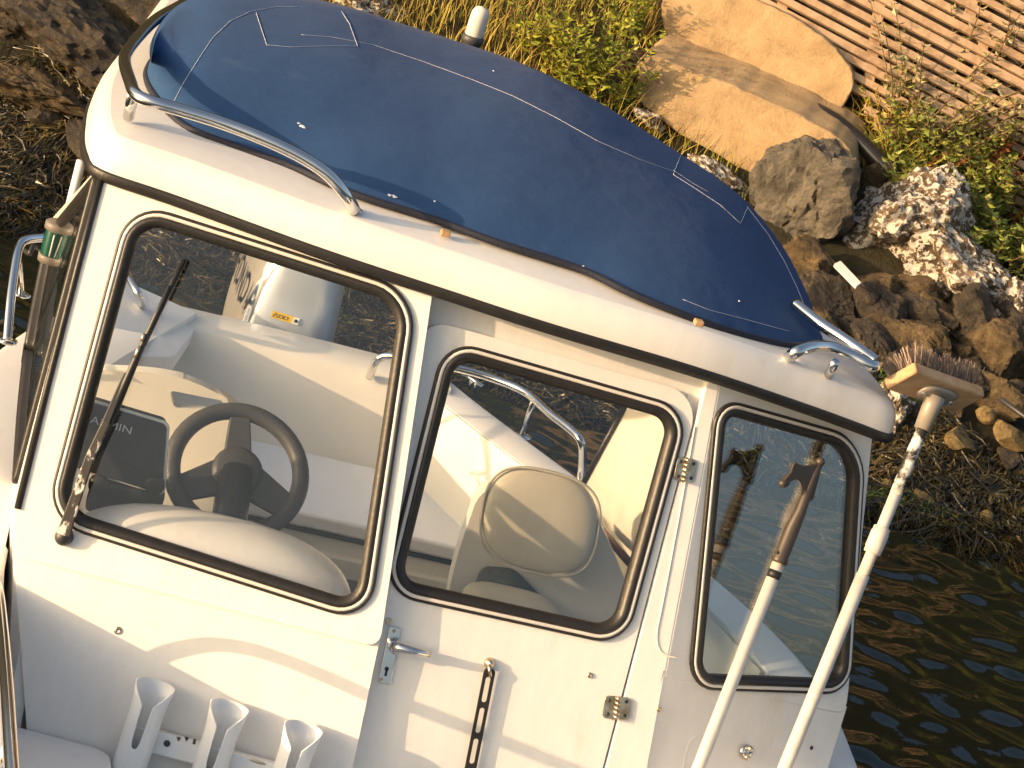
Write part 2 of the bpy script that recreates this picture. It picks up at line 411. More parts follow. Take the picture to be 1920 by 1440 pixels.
for i in range(25):
    v = i/24; row = []
    for k in range(73):
        u = k/72; e = sin(pi*u)**.6
        f, t = Fc[k], Tc[k]
        ve = v**.92
        q = f.lerp(t, ve)
        q = q+ZZ*(.055*e*4*v*(1-v)*(1-.35*v)) + ZZ*.020*e*(1-(1-min(1, v*7))**2)*(1-v)
        q += ZZ*(.006*noise.noise(Vector((q.x*3, q.y*3, 2)))+.003*noise.noise(Vector((q.x*9, q.y*5, 7))))*e*min(1, v*5)
        # drawn folds near the starboard corner
        g = math.exp(-((u-.14)/.07)**2)*sin(u*150+v*9)*.0035*(1-v)*min(1, v*6)
        q += ZZ*g; row.append(q)
    rows.append(row)
for i in range(1, 9):
    v = i/8; rows.append([Tc[k]+BA*(.5*v*sin(pi*k/72)**.5)-ZZ*(.02*v+.16*v*v)*sin(pi*k/72)**.6 for k in range(73)])
canvas_mb = MB().grid(rows)
canvas = mk('canvas_cover', canvas_mb, M_canvas, None, label='blue canvas cover stretched over the wheelhouse roof', cat='canvas cover', fixn=True)
cbvh = BVHTree.FromPolygons(canvas_mb.v, canvas_mb.f)
def oncanvas(x, y, lift=.0012):
    r = ray(x, y).normalized(); h, n, i, d = cbvh.ray_cast(CAM, r)
    if h is None: return None
    if n.dot(r) > 0: n = -n
    return h+n*lift
P2 = lambda name, mb, m, **k: mk(name, mb, m, canvas, **k)
P2('edge_binding', MB().tube([q-BA*.004+ZZ*.003 for q in Fc], .0085, 8), M_navy)
sk = [[q+BA*.012+ZZ*.004 for q in Fc], [q+BA*.022-ZZ*.028 for q in Fc], [q+BA*.045-ZZ*.05 for q in Fc]]
P2('skirt', MB().grid(sk), M_navy)
def stitch(pts, dash=False):
    pp = []
    for i in range(len(pts)-1):
        a, b = pts[i], pts[i+1]; n = max(2, int(math.hypot(b[0]-a[0], b[1]-a[1])/6))
        for j in range(n): pp.append((a[0]+(b[0]-a[0])*j/n, a[1]+(b[1]-a[1])*j/n))
    pp.append(pts[-1])
    q = [oncanvas(*p_) for p_ in pp]; q = [x for x in q if x is not None]
    if len(q) > 3: P2('stitch_line', MB().tube(q, .0006, 5), M_thread)
stitch([(327, 190), (345, 155), (372, 112), (400, 70), (432, 40), (470, 22), (520, 13), (560, 14)])
stitch([(480, 24), (490, 55), (500, 85), (545, 89), (610, 87), (670, 87), (655, 45), (640, 22)])
stitch([(565, 66), (620, 70), (700, 85), (790, 115), (880, 148), (960, 180), (1040, 220), (1120, 265), (1200, 300), (1262, 322)])
stitch([(1276, 292), (1262, 328), (1300, 352), (1350, 385), (1388, 420), (1402, 388)])
stitch([(1262, 320), (1300, 345), (1330, 362)])
stitch([(1400, 388), (1440, 440), (1470, 490), (1494, 540), (1510, 580)])
stitch([(700, 385), (760, 402), (860, 430)])
stitch([(1280, 562), (1330, 582), (1400, 600), (1480, 622)])
for x, y, s in [(567, 238, 7), (560, 232, 4), (925, 134, 3), (740, 369, 6), (731, 367, 5), (1094, 500, 3), (815, 378, 3), (1385, 565, 3)]:
    q = oncanvas(x, y, .001)
    if q is not None:
        mbd = MB(); n = 9
        mbd.v = [q+ZZ*.002]+[q+(BP*cos(2*pi*k/n)+(BA*.9+ZZ*.25)*sin(2*pi*k/n))*s/900*R_.uniform(.5, 1.1) for k in range(n)]
        mbd.f = [(0, 1+k, 1+(k+1) % n) for k in range(n)]
        P2('bird_dropping', mbd, M_dropp)
for x, y in [(835, 437), (1310, 605)]:
    P2('webbing_tab', MB().box(atz(x, y, .455), BP*.020, BA*.02, ZZ*.012), M_brushw, bevel=.003)
# --- roof rails
def rail(pts, r, name, n=8): return P(name, MB().tube(cr(pts, n), r, 12), M_chrome, label=None)
rl = rail([atz(664, 394, .452), atz(648, 366, .488), atz(615, 328, .52), atz(568, 296, .538), atz(500, 263, .55), atz(420, 232, .555), atz(340, 207, .557), atz(280, 190, .557), atz(254, 176, .556), atz(243, 150, .556), atz(234, 118, .554), atz(238, 98, .552), atz(262, 66, .545), atz(296, 34, .535), atz(345, 6, .52), atz(380, -20, .51)], .0135, 'roof_rail')
P('rail_post', MB().tube([atz(250, 176, .552), atz(241, 218, .465)], .0125, 12), M_chrome, rl)
P('rail_foot', MB().lathe(atz(664, 394, .449), ZZ, [(0, 0), (.018, 0), (.018, .004), (.012, .006)]), M_chrome, rl)
rr = rail([atz(1474, 676, .375), atz(1490, 662, .41), atz(1520, 651, .425), atz(1555, 651, .425), atz(1590, 664, .42), atz(1624, 682, .415), atz(1640, 686, .415), atz(1642, 678, .416), atz(1610, 655, .425), atz(1570, 628, .43), atz(1535, 605, .435), atz(1490, 570, .44)], .0135, 'roof_rail')
P('rail_post', MB().tube([atz(1566, 680, .42), atz(1552, 706, .365)], .010, 12), M_chrome, rr)
# --- mast light behind the cover
bpt = ats(878, 100, 1.62)
bl = P('mast_light', MB().lathe(bpt-ZZ*.35, ZZ, [(.0, 0), (.016, 0), (.016, .30), (.021, .33), (.023, .375), (.030, .382), (.031, .398), (.026, .402)], 18), M_grey)
P('lamp_lens', MB().lathe(bpt-ZZ*.35, ZZ, [(.0255, .402), (.0255, .45), (.024, .468), (.017, .48), (0, .484)], 18), M_lens, bl)

# --- wiper
wp = on(PL, 121, 1006)
n = PL[1]
wip = P('windscreen_wiper', MB().lathe(wp, n, [(.019, .0), (.019, .012), (.016, .022), (.010, .028), (0, .029)], 16), M_dark, label='black wiper with peeling arm')
def bar(pts, w_, h_, nn):
    pts = [Vector(q) for q in pts]; rows = []
    for i, q in enumerate(pts):
        t = (pts[min(i+1, len(pts)-1)]-pts[max(i-1, 0)]).normalized(); sd_ = t.cross(nn).normalized()
        ww = w_[i] if isinstance(w_, list) else w_
        rows.append([q+sd_*ww/2+nn*h_/2, q-sd_*ww/2+nn*h_/2, q-sd_*ww/2-nn*h_/2, q+sd_*ww/2-nn*h_/2])
    mb = MB().grid(rows, True); mb.f += [(0, 1, 2, 3), tuple(len(pts)*4-4+k for k in (3, 2, 1, 0))]; return mb
P('arm', bar([on(PL, 119, 1004, .025), on(PL, 128, 975, .03), on(PL, 140, 940, .035), on(PL, 168, 860, .038), on(PL, 200, 790, .036)], [.03, .026, .024, .020, .017], .010, n), M_armpeel, wip, bevel=.003)
P('arm_tip', bar([on(PL, 196, 798, .037), on(PL, 228, 722, .030), on(PL, 238, 700, .028)], [.016, .013, .011], .008, n), M_dark, wip, bevel=.002)
P('blade', bar([on(PL, 178, 858, .016), on(PL, 215, 775, .019), on(PL, 262, 660, .021), on(PL, 310, 560, .019), on(PL, 346, 486, .016)], .011, .020, n), M_rub, wip)
P('blade_frame', bar([on(PL, 205, 790, .031), on(PL, 235, 715, .036), on(PL, 262, 655, .036), on(PL, 292, 592, .033), on(PL, 318, 535, .028)], [.006, .011, .012, .010, .006], .006, n), M_dark, wip)
for x0, y0, x1, y1 in [(252, 672, 262, 648), (265, 640, 271, 625)]:
    P('bare_patch', bar([on(PL, x0, y0, .0405), on(PL, x1, y1, .040)], .006, .002, n), M_worn, wip)

# --- starboard side of the wheelhouse
E0 = [on(PL, 192, 300), on(PL, 150, 455), on(PL, 105, 632), on(PL, 62, 800), on(PL, 27, 930), on(PL, 22, 1040)]
aft = BA*.62 - BP*.062
def sidep(t, f): # t along the edge 0..1, f aft 0..1
    k = t*(len(E0)-1); i = min(int(k), len(E0)-2); q = E0[i].lerp(E0[i+1], k-i)
    return q+aft*f - PL[1]*.02
sn = (E0[0]-E0[-1]).cross(aft).normalized()
if sn.dot(-BP) < 0: sn = -sn
sw = [sidep(.04, .035), sidep(.385, .93), sidep(.55, .9), sidep(.70, .55), sidep(.80, .035)]
swl = rpoly(sw, [.02, .03, .2, .15, .03], 6)
sidew = rpoly([sidep(-.0, .0), sidep(.36, .98), sidep(1.6, 1), sidep(1.6, 0)], 0)
P('side_panel', panel_mb(sidew, [inset(swl, sn, .01)], -sn*.03), M_gel, bevel=.006)
sw_o = P('side_window', ring_sweep(swl, sn, [(0, -.004), (0, .008), (.004, .0115), (.018, .0115), (.024, .006), (.025, -.01)]), M_rub, label='starboard side window')
P('pane', MB().prism([q+sn*.001 for q in inset(swl, sn, .018)], -sn*.005), M_glass, sw_o, smooth=False)
P('filler_strip', MB().tube([q+PL[1]*.012-sn*.006+BP*.006 for q in [sidep(.045, .01), sidep(.25, .01), sidep(.5, .01), sidep(.8, .01)]], .004, 8), M_strip, sw_o)
P('edge_seal', MB().tube([q+PL[1]*.022+BP*.008 for q in [sidep(.045, .0), sidep(.25, .0), sidep(.5, .0), sidep(.84, .0)]], .0075, 8), M_rub, sw_o)

# --- hull, decks, bulwark
PG = [Bt(atz(x, y, z)) for x, y, z in [(1640, 1560, -.5), (1606, 1430, -.52), (1520, 1260, -.54), (1330, 1075, -.6), (1090, 900, -.65), (905, 762, -.69), (830, 702, -.71)]]
PG = [(1.0, -1.6, -.40), (1.03, -.7, -.46)]+PG
SG = [(-1.05, -2.4, -.36), (-1.22, -1.4, -.38), (-1.28, -.5, -.44), (-1.30, .2, -.49), (-1.26, .9, -.54), (-1.12, 1.6, -.60), (-.95, 2.1, -.64), (-.83, 2.42, -.66)]
def deckstrip(G, sgn, name, wd, inner_drop, zf, z_in=None):
    C_ = cr([Vector(q) for q in G], 6); rows = [[], [], [], [], [], [], []]
    for i, q in enumerate(C_):
        a, b = C_[max(0, i-1)], C_[min(len(C_)-1, i+1)]; t = (b-a); t.z = 0; t.normalize(); nn = Vector((t.y, -t.x, 0))
        if nn.x*sgn > 0: nn = -nn     # inboard
        rows[0].append(W(*(q-nn*.0+Vector((-sgn*.25, 0, -1.0)))))
        rows[1].append(W(*(q-nn*.01+Vector((0, 0, -.10)))))
        rows[2].append(W(*(q-nn*.012+Vector((0, 0, -.03)))))
        rows[3].append(W(*(q+Vector((0, 0, -.004)))))
        rows[4].append(W(*(q+nn*.02+Vector((0, 0, .004)))))
        rows[5].append(W(*(q+nn*wd+Vector((0, 0, -inner_drop)))))
        rows[6].append(W(*(q+nn*(wd+.03)+Vector((0, 0, zf)))))
    return P(name, MB().grid(rows), M_gelw, autos=40)
deckstrip(PG, 1, 'port_gunwale', .12, .015, -.5)
deckstrip(SG, -1, 'starboard_gunwale', .26, .01, -.5)
# inner lining: port quarter, bench, transom
PGc = cr([Vector(q) for q in PG[4:]], 8)
rows = [[], [], []]
for q in PGc:
    rows[0].append(W(q.x-.135, q.y-.02, q.z-.018)); rows[1].append(W(q.x-.17, q.y-.06, q.z-.15)); rows[2].append(W(q.x-.2, q.y-.12, -1.12))
P('port_lining', MB().grid(rows), M_gel2)
P('transom_wall', MB().grid([[W(b, 2.45-.05*(b+.3)**2, -1.4), W(b, 2.45-.05*(b+.3)**2, -.72), W(b, 2.40-.05*(b+.3)**2, -.685), W(b, 2.26-.05*(b+.3)**2, -.685), W(b, 2.235, -.70), W(b, 2.08, -.96), W(b, 2.07, -1.0)] for b in [-.95+.08*i for i in range(16)]]), M_gel2, autos=40)
P('quarter_deck', MB().prism(rpoly([ats(180, 470, 2.45), ats(233, 520, 2.42), ats(368, 612, 2.28), W(-.65, 1.9, -.66), W(-.95, 1.7, -.64)], .03, 3), -ZZ*.05), M_gelw, bevel=.01)
bs = P('stern_bench', MB().box(W(-.35, 1.86, -.965), BP*1.35, BA*.44, ZZ*.05), M_gelw, bevel=.012)
P('bench_front', MB().box(W(-.35, 1.68, -1.035), BP*1.35, BA*.04, ZZ*.09), M_gel2, bs, bevel=.006)
P('bench_gap', MB().box(W(-.35, 1.662, -1.002), BP*1.3, BA*.02, ZZ*.012), M_dark, bs)
for b in (-.36, -.12):
    P('bench_latch', MB().box(W(b, 1.66, -.985), BP*.11, BA*.03, ZZ*.03), M_dark, bs, bevel=.008)
P('bench_locker', MB().box(W(-.35, 1.66, -1.10), BP*1.3, BA*.05, ZZ*.08), M_gel2, bs, bevel=.004)
P('locker_screw', MB().lathe(W(-.20, 1.634, -1.10), -BA, [(.009, 0), (.009, .003), (0, .005)], 10), M_worn, bs)
P('cabin_floor', MB().box(W(-.1, 1.0, -1.14), BP*2.0, BA*2.2, ZZ*.04), M_floor)
P('foredeck_floor', MB().box(W(-.05, -1.2, -1.15), BP*2.1, BA*2.0, ZZ*.04), M_gelw)
# stern rails and cleat
sr = rail([atz(693, 706, -.70), atz(703, 682, -.62), atz(722, 668, -.58), atz(760, 672, -.56), atz(800, 683, -.54), atz(862, 692, -.53), atz(930, 712, -.52), atz(985, 736, -.51), atz(1030, 775, -.5), atz(1070, 806, -.49), atz(1090, 830, -.50), atz(1092, 870, -.58), atz(1088, 905, -.64)], .0125, 'port_stern_rail')
P('rail_post', MB().tube([atz(1004, 745, -.515), atz(978, 815, -.68)], .0105, 10), M_chrome, sr)
P('rail_foot', MB().lathe(atz(980, 818, -.685), ZZ, [(0, 0), (.03, 0), (.03, .004), (.012, .008)], 12), M_chrome, sr)
cl = P('cleat', MB().tube([atz(868, 700, -.64), atz(905, 724, -.64)], .006, 8), M_chrome)
P('cleat_leg', MB().tube([atz(884, 712, -.645), atz(880, 728, -.69)], .006, 8), M_chrome, cl)
P('cleat_leg', MB().tube([atz(893, 718, -.645), atz(890, 734, -.69)], .006, 8), M_chrome, cl)
rail([atz(236, 508, -.56), atz(246, 530, -.56), atz(262, 556, -.58), atz(270, 580, -.66)], .012, 'starboard_stern_rail')
# --- port aft pillar and side wall seen from inside
P('port_aft_pillar', MB().grid([[W(b, s, z) for b, s, z in row] for row in [
    [Bt(ats(1172, 762, 1.0)), Bt(ats(1088, 915, 1.0)), Bt(ats(1096, 985, 1.0)), Bt(ats(1150, 1100, 1.0))],
    [Bt(ats(1215, 740, .96)), Bt(ats(1150, 900, .96)), Bt(ats(1150, 1000, .96)), Bt(ats(1190, 1090, .96))],
    [Bt(ats(1300, 700, .7)), Bt(ats(1250, 900, .7)), Bt(ats(1240, 1000, .7)), Bt(ats(1290, 1200, .62))]]]), M_gel2)
P('pillar_edge', MB().tube([ats(1172, 762, 1.0), ats(1130, 838, 1.0), ats(1088, 918, 1.0)], .008, 8), M_rub)
P('wooden_handrail', bar([ats(1120, 985, .93), ats(1195, 1072, .66)], .03, .025, -BA), M_wood)
# --- outboard engine: cross-sections stacked in height
eng_c = (-.262, 2.80)
def eng_sec(z, hw, hl, tap, n=40, e=4.0):
    out = []
    for k in range(n):
        a = 2*pi*k/n; c, s_ = cos(a), sin(a)
        x = 1.14*hw*math.copysign(abs(c)**(2/e), c); y = hl*math.copysign(abs(s_)**(2/e), s_)
        x *= 1-tap*(.5-.5*y/hl)
        out.append(W(eng_c[0]+x, eng_c[1]+y, z))
    return out
engine = P('outboard_engine', MB().grid([eng_sec(-1.05, .02, .03, 0), eng_sec(-1.05, .15, .25, .1), eng_sec(-.95, .165, .27, .12), eng_sec(-.80, .172, .275, .15), eng_sec(-.62, .165, .268, .2), eng_sec(-.50, .150, .25, .22), eng_sec(-.43, .125, .225, .22), eng_sec(-.395, .09, .18, .2), eng_sec(-.385, .02, .04, .2)], True), M_silver, label='silver outboard engine with dark lettering')
# dark leg
P('engine_leg', MB().prism(rpoly([W(-.32, 2.55, -1.04), W(-.21, 2.55, -1.04), W(-.21, 2.95, -1.04), W(-.32, 2.95, -1.04)], .03, 3), -ZZ*.8), M_taupe, engine)
ebm = engine.data; ebv = BVHTree.FromPolygons([v.co+boat.location for v in ebm.vertices], [tuple(p.vertices) for p in ebm.polygons])
def oneng(x, y, lift=.002):
    r = ray(x, y).normalized(); h, nn, i, d = ebv.ray_cast(CAM, r)
    if h is None: return None, None
    if nn.dot(r) > 0: nn = -nn
    return h+nn*lift, nn
def decal(name, loop, m, par, f, lift=.002):
    q = []
    for x, y in loop:
        h, _n = f(x, y, lift)
        if h is None: return
        q.append(h)
    mbd = MB(); mbd.v = q; mbd.f = [tuple(range(len(q)))]
    return P(name, mbd, m, par, smooth=False, fixn=False)
# grey side band and letters on the starboard flank (drawn on the cowl as raised print)
def flank(s, z, lift=.003):
    o = W(-1.2, s, z); d_ = BP
    h, nn, i, d = ebv.ray_cast(o, d_)
    return h-BP*lift if h is not None else None
mbf = MB(); rows = []
for z in np.linspace(-.93, -.46, 10):
    row = [flank(s, z, .0025) for s in np.linspace(2.56, 2.98, 10)]
    if all(r is not None for r in row): rows.append(row)
P('side_decal', mbf.grid(rows), M_taupe, engine, fixn=False)
for ci, ch in enumerate('HONDA'):
    s0 = 2.95-.085*ci
    q = flank(s0, -.72, .006)
    if q is not None:
        up = (flank(s0, -.60, .006)-q).normalized()
        P('lettering', text_mb(ch, q, -BA, up, .15, .002, sx=.60, bold=.02), M_black, engine, smooth=False, fixn=False)
h0, n0 = oneng(510, 588, .003)
if h0 is not None:
    xd = (oneng(550, 600)[0]-h0).normalized()
    yd = n0.cross(xd).normalized()
    lab = P('warning_label', MB().prism([h0-yd*.012, h0+xd*.070-yd*.012, h0+xd*.070+yd*.012, h0+yd*.012], n0*.0012), M_yellow, engine, smooth=False)
    P('label_end', MB().prism([h0+xd*.0705-yd*.012, h0+xd*.092-yd*.012, h0+xd*.092+yd*.012, h0+xd*.0705+yd*.012], n0*.0012), M_whitep, engine, smooth=False)
    t3 = h0+xd*.012+n0*.002
    P('label_mark', MB().tube([t3-xd*.008-yd*.007, t3+xd*.008-yd*.007, t3+yd*.008], .0012, 4, closed=True), M_black, engine)
    for k in (.030, .047):
        t3 = h0+xd*k+n0*.002
        P('label_mark', MB().tube([t3-xd*.006-yd*.005, t3+xd*.006-yd*.005, t3+xd*.006+yd*.005, t3-xd*.006+yd*.005], .0011, 4, closed=True), M_black, engine)
    t3 = h0+xd*.081+n0*.002
    P('label_mark', MB().lathe(t3, n0, [(.006, 0), (.006, .001), (0, .001)], 8), M_black, engine)
h0, n0 = oneng(467, 508, .003)

# --- helm: dashboard, plotter, wheel, seats
def superell(c, ax, ay, az, e1=1, e2=1, nu=28, nv=16, half=False):
    rows = []
    for i in range(nv+1):
        ph = (-pi/2 if not half else 0)+(pi if not half else pi/2)*i/nv
        row = []
        for j in range(nu):
            th = 2*pi*j/nu
            f = lambda v, e: math.copysign(abs(v)**e, v)
            row.append(Vector(c)+Vector(ax)*f(cos(ph), e1)*f(cos(th), e2)+Vector(ay)*f(cos(ph), e1)*f(sin(th), e2)+Vector(az)*f(sin(ph), e1))
        rows.append(row)
    return MB().grid(rows, True)
dc = ats(392, 1062, .06)
P('dashboard', superell(dc-ZZ*.04+BP*.0, BP*.325, BA*.125, ZZ*.150, .85, .8, 40, 14, True), M_gel)
P('dash_console', MB().box(W(-.62, .14, -.74), BP*.70, BA*.24, ZZ*.55), M_gel2, bevel=.05, seg=5)
# plotter
pc = ats(232, 855, .30)
px_, py_ = BP, ZZ
plo = P('chart_plotter', MB().prism(rpoly([ats(128, 745, .17), ats(312, 800, .17), ats(303, 928, .17), ats(112, 870, .17)], .012, 4), BA*.05), M_dial, bevel=.006, label='dark chart plotter on the dashboard')
P('plotter_rim', MB().tube([q+BA*.012 for q in rpoly([ats(124, 742, .17), ats(315, 798, .17), ats(306, 931, .17), ats(108, 872, .17)], .012, 4)], .004, 6, closed=True), M_shell, plo)
t0 = ats(149, 786, .168)
tx = (ats(250, 815, .168)-t0).normalized()
P('lettering', text_mb('GARMIN', t0, tx, ZZ, .0245, .002, sx=1.22), M_print, plo, smooth=False, fixn=False)
P('bracket', MB().box(ats(235, 935, .20), BP*.16, BA*.05, ZZ*.08), M_dial, plo, bevel=.01)
for x in (185, 290):
    P('bracket_knob', MB().lathe(ats(x, 905, .18), -BA, [(0, 0), (.022, 0), (.022, .016), (.018, .02), (0, .02)], 14), M_dark, plo)
# steering wheel
wc = ats(444, 884, .34)
ax_ = (-BA*.68+ZZ*.73).normalized(); wu = BP; wv = ax_.cross(wu)
if wv.z < 0: wv = -wv
WR = .147
whl = P('steering_wheel', MB().tube([wc+(wu*cos(2*pi*k/48)+wv*sin(2*pi*k/48))*WR for k in range(48)], 0.0200, 12, closed=True), M_grey, label='grey three-spoked steering wheel')
def spoke(a, w0, w1):
    d = wu*cos(a)+wv*sin(a); t = ax_.cross(d)
    return MB().prism([wc+d*.02-t*w0-ax_*.01, wc+d*.02+t*w0-ax_*.01, wc+d*(WR)+t*w1-ax_*.004, wc+d*(WR)-t*w1-ax_*.004], ax_*.014)
for a, w0, w1 in ((pi/2+.12, .034, .022), (pi+.55, .045, .03), (-.45, .045, .03)):
    P('spoke', spoke(a, w0, w1), M_grey, whl, bevel=.005)
P('hub', MB().lathe(wc-ax_*.015, ax_, [(0, 0), (.058, 0), (.058, .022), (.045, .03), (0, .032)], 24), M_grey, whl)
P('column', MB().tube([wc-ax_*.005, wc-ax_*.01-BA*.22-ZZ*.12], .04, 14), M_dark, whl)
# helm seat with slotted backrest
hs = [ats(175, 692, .92), ats(300, 698, .92), ats(395, 722, .92), ats(446, 762, .92), ats(462, 860, .92), ats(470, 960, .92), ats(150, 900, .92)]
hs_l = rpoly(hs, [.03, .06, .09, .06, .05, .03, .03], 5)
slot = rpoly([ats(318, 732, .92), ats(420, 752, .92), ats(416, 776, .92), ats(326, 764, .92)], .012, 5)
hse = P('helm_seat', panel_mb(hs_l, [slot], BA*.035), M_shell, bevel=.010, seg=3, label='pale helm seat with a slotted backrest')
P('seat_pan', superell(W(-.70, .80, -.62), BP*.2, BA*.2, ZZ*.05, .5, .5), M_seat, hse)
P('seat_post', MB().tube([W(-.70, .82, -.66), W(-.70, .82, -1.12)], .05, 14), M_grey, hse)
# passenger seat
pch = ats(1012, 975, .62)
pse = P('passenger_seat', superell(pch, BP*.148+ZZ*.0-BA*.0, BA*.035, ZZ*.122+BA*.03-BP*.012, .8, .66, 40, 20), M_seat, label='pale padded passenger seat')
P('seat_piping', MB().tube([pch-BA*.012+(BP*.150*math.copysign(abs(cos(t))**.66, cos(t))+(ZZ*.123+BA*.03-BP*.012)*math.copysign(abs(sin(t))**.66, sin(t))) for t in [2*pi*k/64 for k in range(64)]], .004, 6, closed=True), M_seat, pse)
sh = [ats(905, 905, .68), ats(1100, 930, .68), ats(1150, 1030, .68), ats(1205, 1180, .66), ats(1110, 1220, .64), ats(830, 1190, .64), ats(850, 1060, .66)]
P('seat_shell', MB().prism(rpoly(sh, [.06, .08, .1, .06, .03, .03, .08], 6), BA*.05), M_shell, pse, bevel=.018, seg=4)
P('seat_opening', MB().prism(rpoly([ats(905, 1068, .635), ats(965, 1072, .635), ats(1020, 1128, .625), ats(885, 1118, .625)], [.02, .02, .01, .01], 4), BA*.02), M_floor, pse)
P('seat_cushion', superell(ats(960, 1165, .50), BP*.13, BA*.14, ZZ*.045, .6, .6), M_seat, pse)
P('seat_post', MB().tube([W(.22, .6, -.6), W(.22, .6, -1.12)], .05, 14), M_grey, pse)

# --- door furniture
def lift(pl, x, y, h=.003): return on(pl, x, y, h)
n = PD[1]
hp = rpoly([lift(PD, 730, 1173), lift(PD, 752, 1178), lift(PD, 732, 1284), lift(PD, 708, 1279)], .004, 3)
dh = P('door_handle', MB().prism(hp, n*.004), M_chrome, door, bevel=.0015)
P('handle_rose', MB().lathe(lift(PD, 738, 1212), n, [(.012, 0), (.012, .03), (.010, .036), (0, .037)], 16), M_chrome, door)
P('lever', MB().tube([lift(PD, 738, 1212, .03), lift(PD, 750, 1215, .045), lift(PD, 775, 1221, .046), lift(PD, 806, 1227, .044)], [.010, .0105, .009, .008], 12), M_chrome, door)
P('keyhole', MB().lathe(lift(PD, 725, 1254, .0065), n, [(.0048, 0), (.0048, .0008), (0, .0008)], 12), M_black, door)
P('keyhole_slot', MB().prism([lift(PD, 723, 1256, .0065), lift(PD, 727, 1257, .0065), lift(PD, 725, 1268, .0065), lift(PD, 720, 1267, .0065)], n*.0008), M_black, door, smooth=False)
def screw(pl, x, y, par, r=.0062, m=None, h=.001):
    c = lift(pl, x, y, h)
    o = P('screw', MB().lathe(c, pl[1], [(r, -.002), (r, .0015), (r*.75, .003), (r*.3, .0034), (r*.28, .0018), (0, .0018)], 14), m or M_worn, par); return o
for x, y in ((739, 1183), (714, 1274)): screw(PD, x, y, door, .0042, h=.006)
screw(PD, 729, 1165, door, .0075); screw(PD, 1106, 1266, door, .0065)
# rubber strap hanging from a hook on the door
s0 = lift(PD, 917, 1262, .012); s1 = lift(PD, 866, 1520, .010)
sx_ = (s1-s0).normalized(); sy_ = sx_.cross(n).normalized()
Ls = (s1-s0).length
def sp(a, b): return s0+sx_*a+sy_*b
hls = []
k = .008
while k+.05 < Ls:
    hls.append(rpoly([sp(k, -.0055), sp(k+.055, -.0055), sp(k+.055, .0055), sp(k, .0055)], .0054, 4)); k += .067
strap = P('rubber_strap', panel_mb(rpoly([sp(-.012, -.0125), sp(Ls, -.0125), sp(Ls, .0125), sp(-.012, .0125)], [.012, .004, .004, .012], 5), hls, n*.004), M_rub, door, smooth=False)
P('strap_hook', MB().lathe(lift(PD, 917, 1243, .0), n, [(.0125, 0), (.0125, .006), (.009, .012), (.006, .016), (0, .018)], 14), M_worn, door)
P('strap_hook', MB().tube([lift(PD, 917, 1246, .014), lift(PD, 918, 1258, .020), lift(PD, 920, 1268, .017)], .004, 8), M_worn, door)
# hinges
def hinge(pl, q, par):
    pts = [lift(pl, *p_) for p_ in q]
    hg = P('hinge', MB().prism(rpoly(pts, .010, 4), pl[1]*.003), M_worn, par, bevel=.001)
    c = sum(pts, Vector())/4; a = ((pts[3]-pts[0])+(pts[2]-pts[1])).normalized(); b = ((pts[1]-pts[0])+(pts[2]-pts[3])).normalized()
    L_ = (pts[3]-pts[0]).length; W_ = (pts[1]-pts[0]).length
    for i in range(5):
        cc = c+a*L_*(-.4+.2*i)+pl[1]*.006
        P('hinge_knuckle', MB().tube([cc-a*L_*.085, cc+a*L_*.085], .0062, 10), M_worn, par)
    for i, j in ((-.32, -.3), (-.32, .3), (.32, -.3), (.32, .3)):
        P('hinge_screw', MB().lathe(c+b*W_*i+a*L_*j+pl[1]*.003, pl[1], [(.0042, 0), (.0038, .0018), (0, .002)], 10), M_dark, par)
hinge(plane(5, 20, on(PD, 1285, 880)), [(1270, 855), (1308, 862), (1300, 906), (1262, 900)], door)
hinge(PD, [(1134, 1303), (1184, 1308), (1180, 1350), (1128, 1346)], door)
screw(PD, 221, 1183, boat, .009) if False else None
screw(PL, 221, 1182, boat, .0085, h=-.012)
screw(PD, 1236, 1330, boat, .006, h=.001); screw(PR, 1521, 1402, boat, .005, m=M_dark, h=-.008)
hc = lift(PR, 1398, 1410, -.006)
ht = P('line_hook', MB().lathe(hc, PR[1], [(.018, 0), (.018, .004), (.012, .008), (0, .009)], 14), M_chrome)
P('hook_knob', MB().lathe(lift(PR, 1402, 1402, .002), PR[1], [(.006, 0), (.007, .012), (.004, .016), (0, .017)], 10), M_worn, ht)
P('hook_knob', MB().lathe(lift(PR, 1396, 1418, .002), PR[1], [(.006, 0), (.007, .012), (.004, .016), (0, .017)], 10), M_worn, ht)
# old drip stain as a thin sealant bead beside the port window
P('sealant_bead', MB().tube(cr([lift(PD, 1303, 800, .0005), lift(PD, 1275, 960, .0005), lift(PD, 1245, 1120, .0005), lift(PD, 1232, 1190, .0005), lift(PD, 1240, 1222, .0005), lift(PD, 1268, 1234, .0005)], 8), .0022, 6), M_gel2)

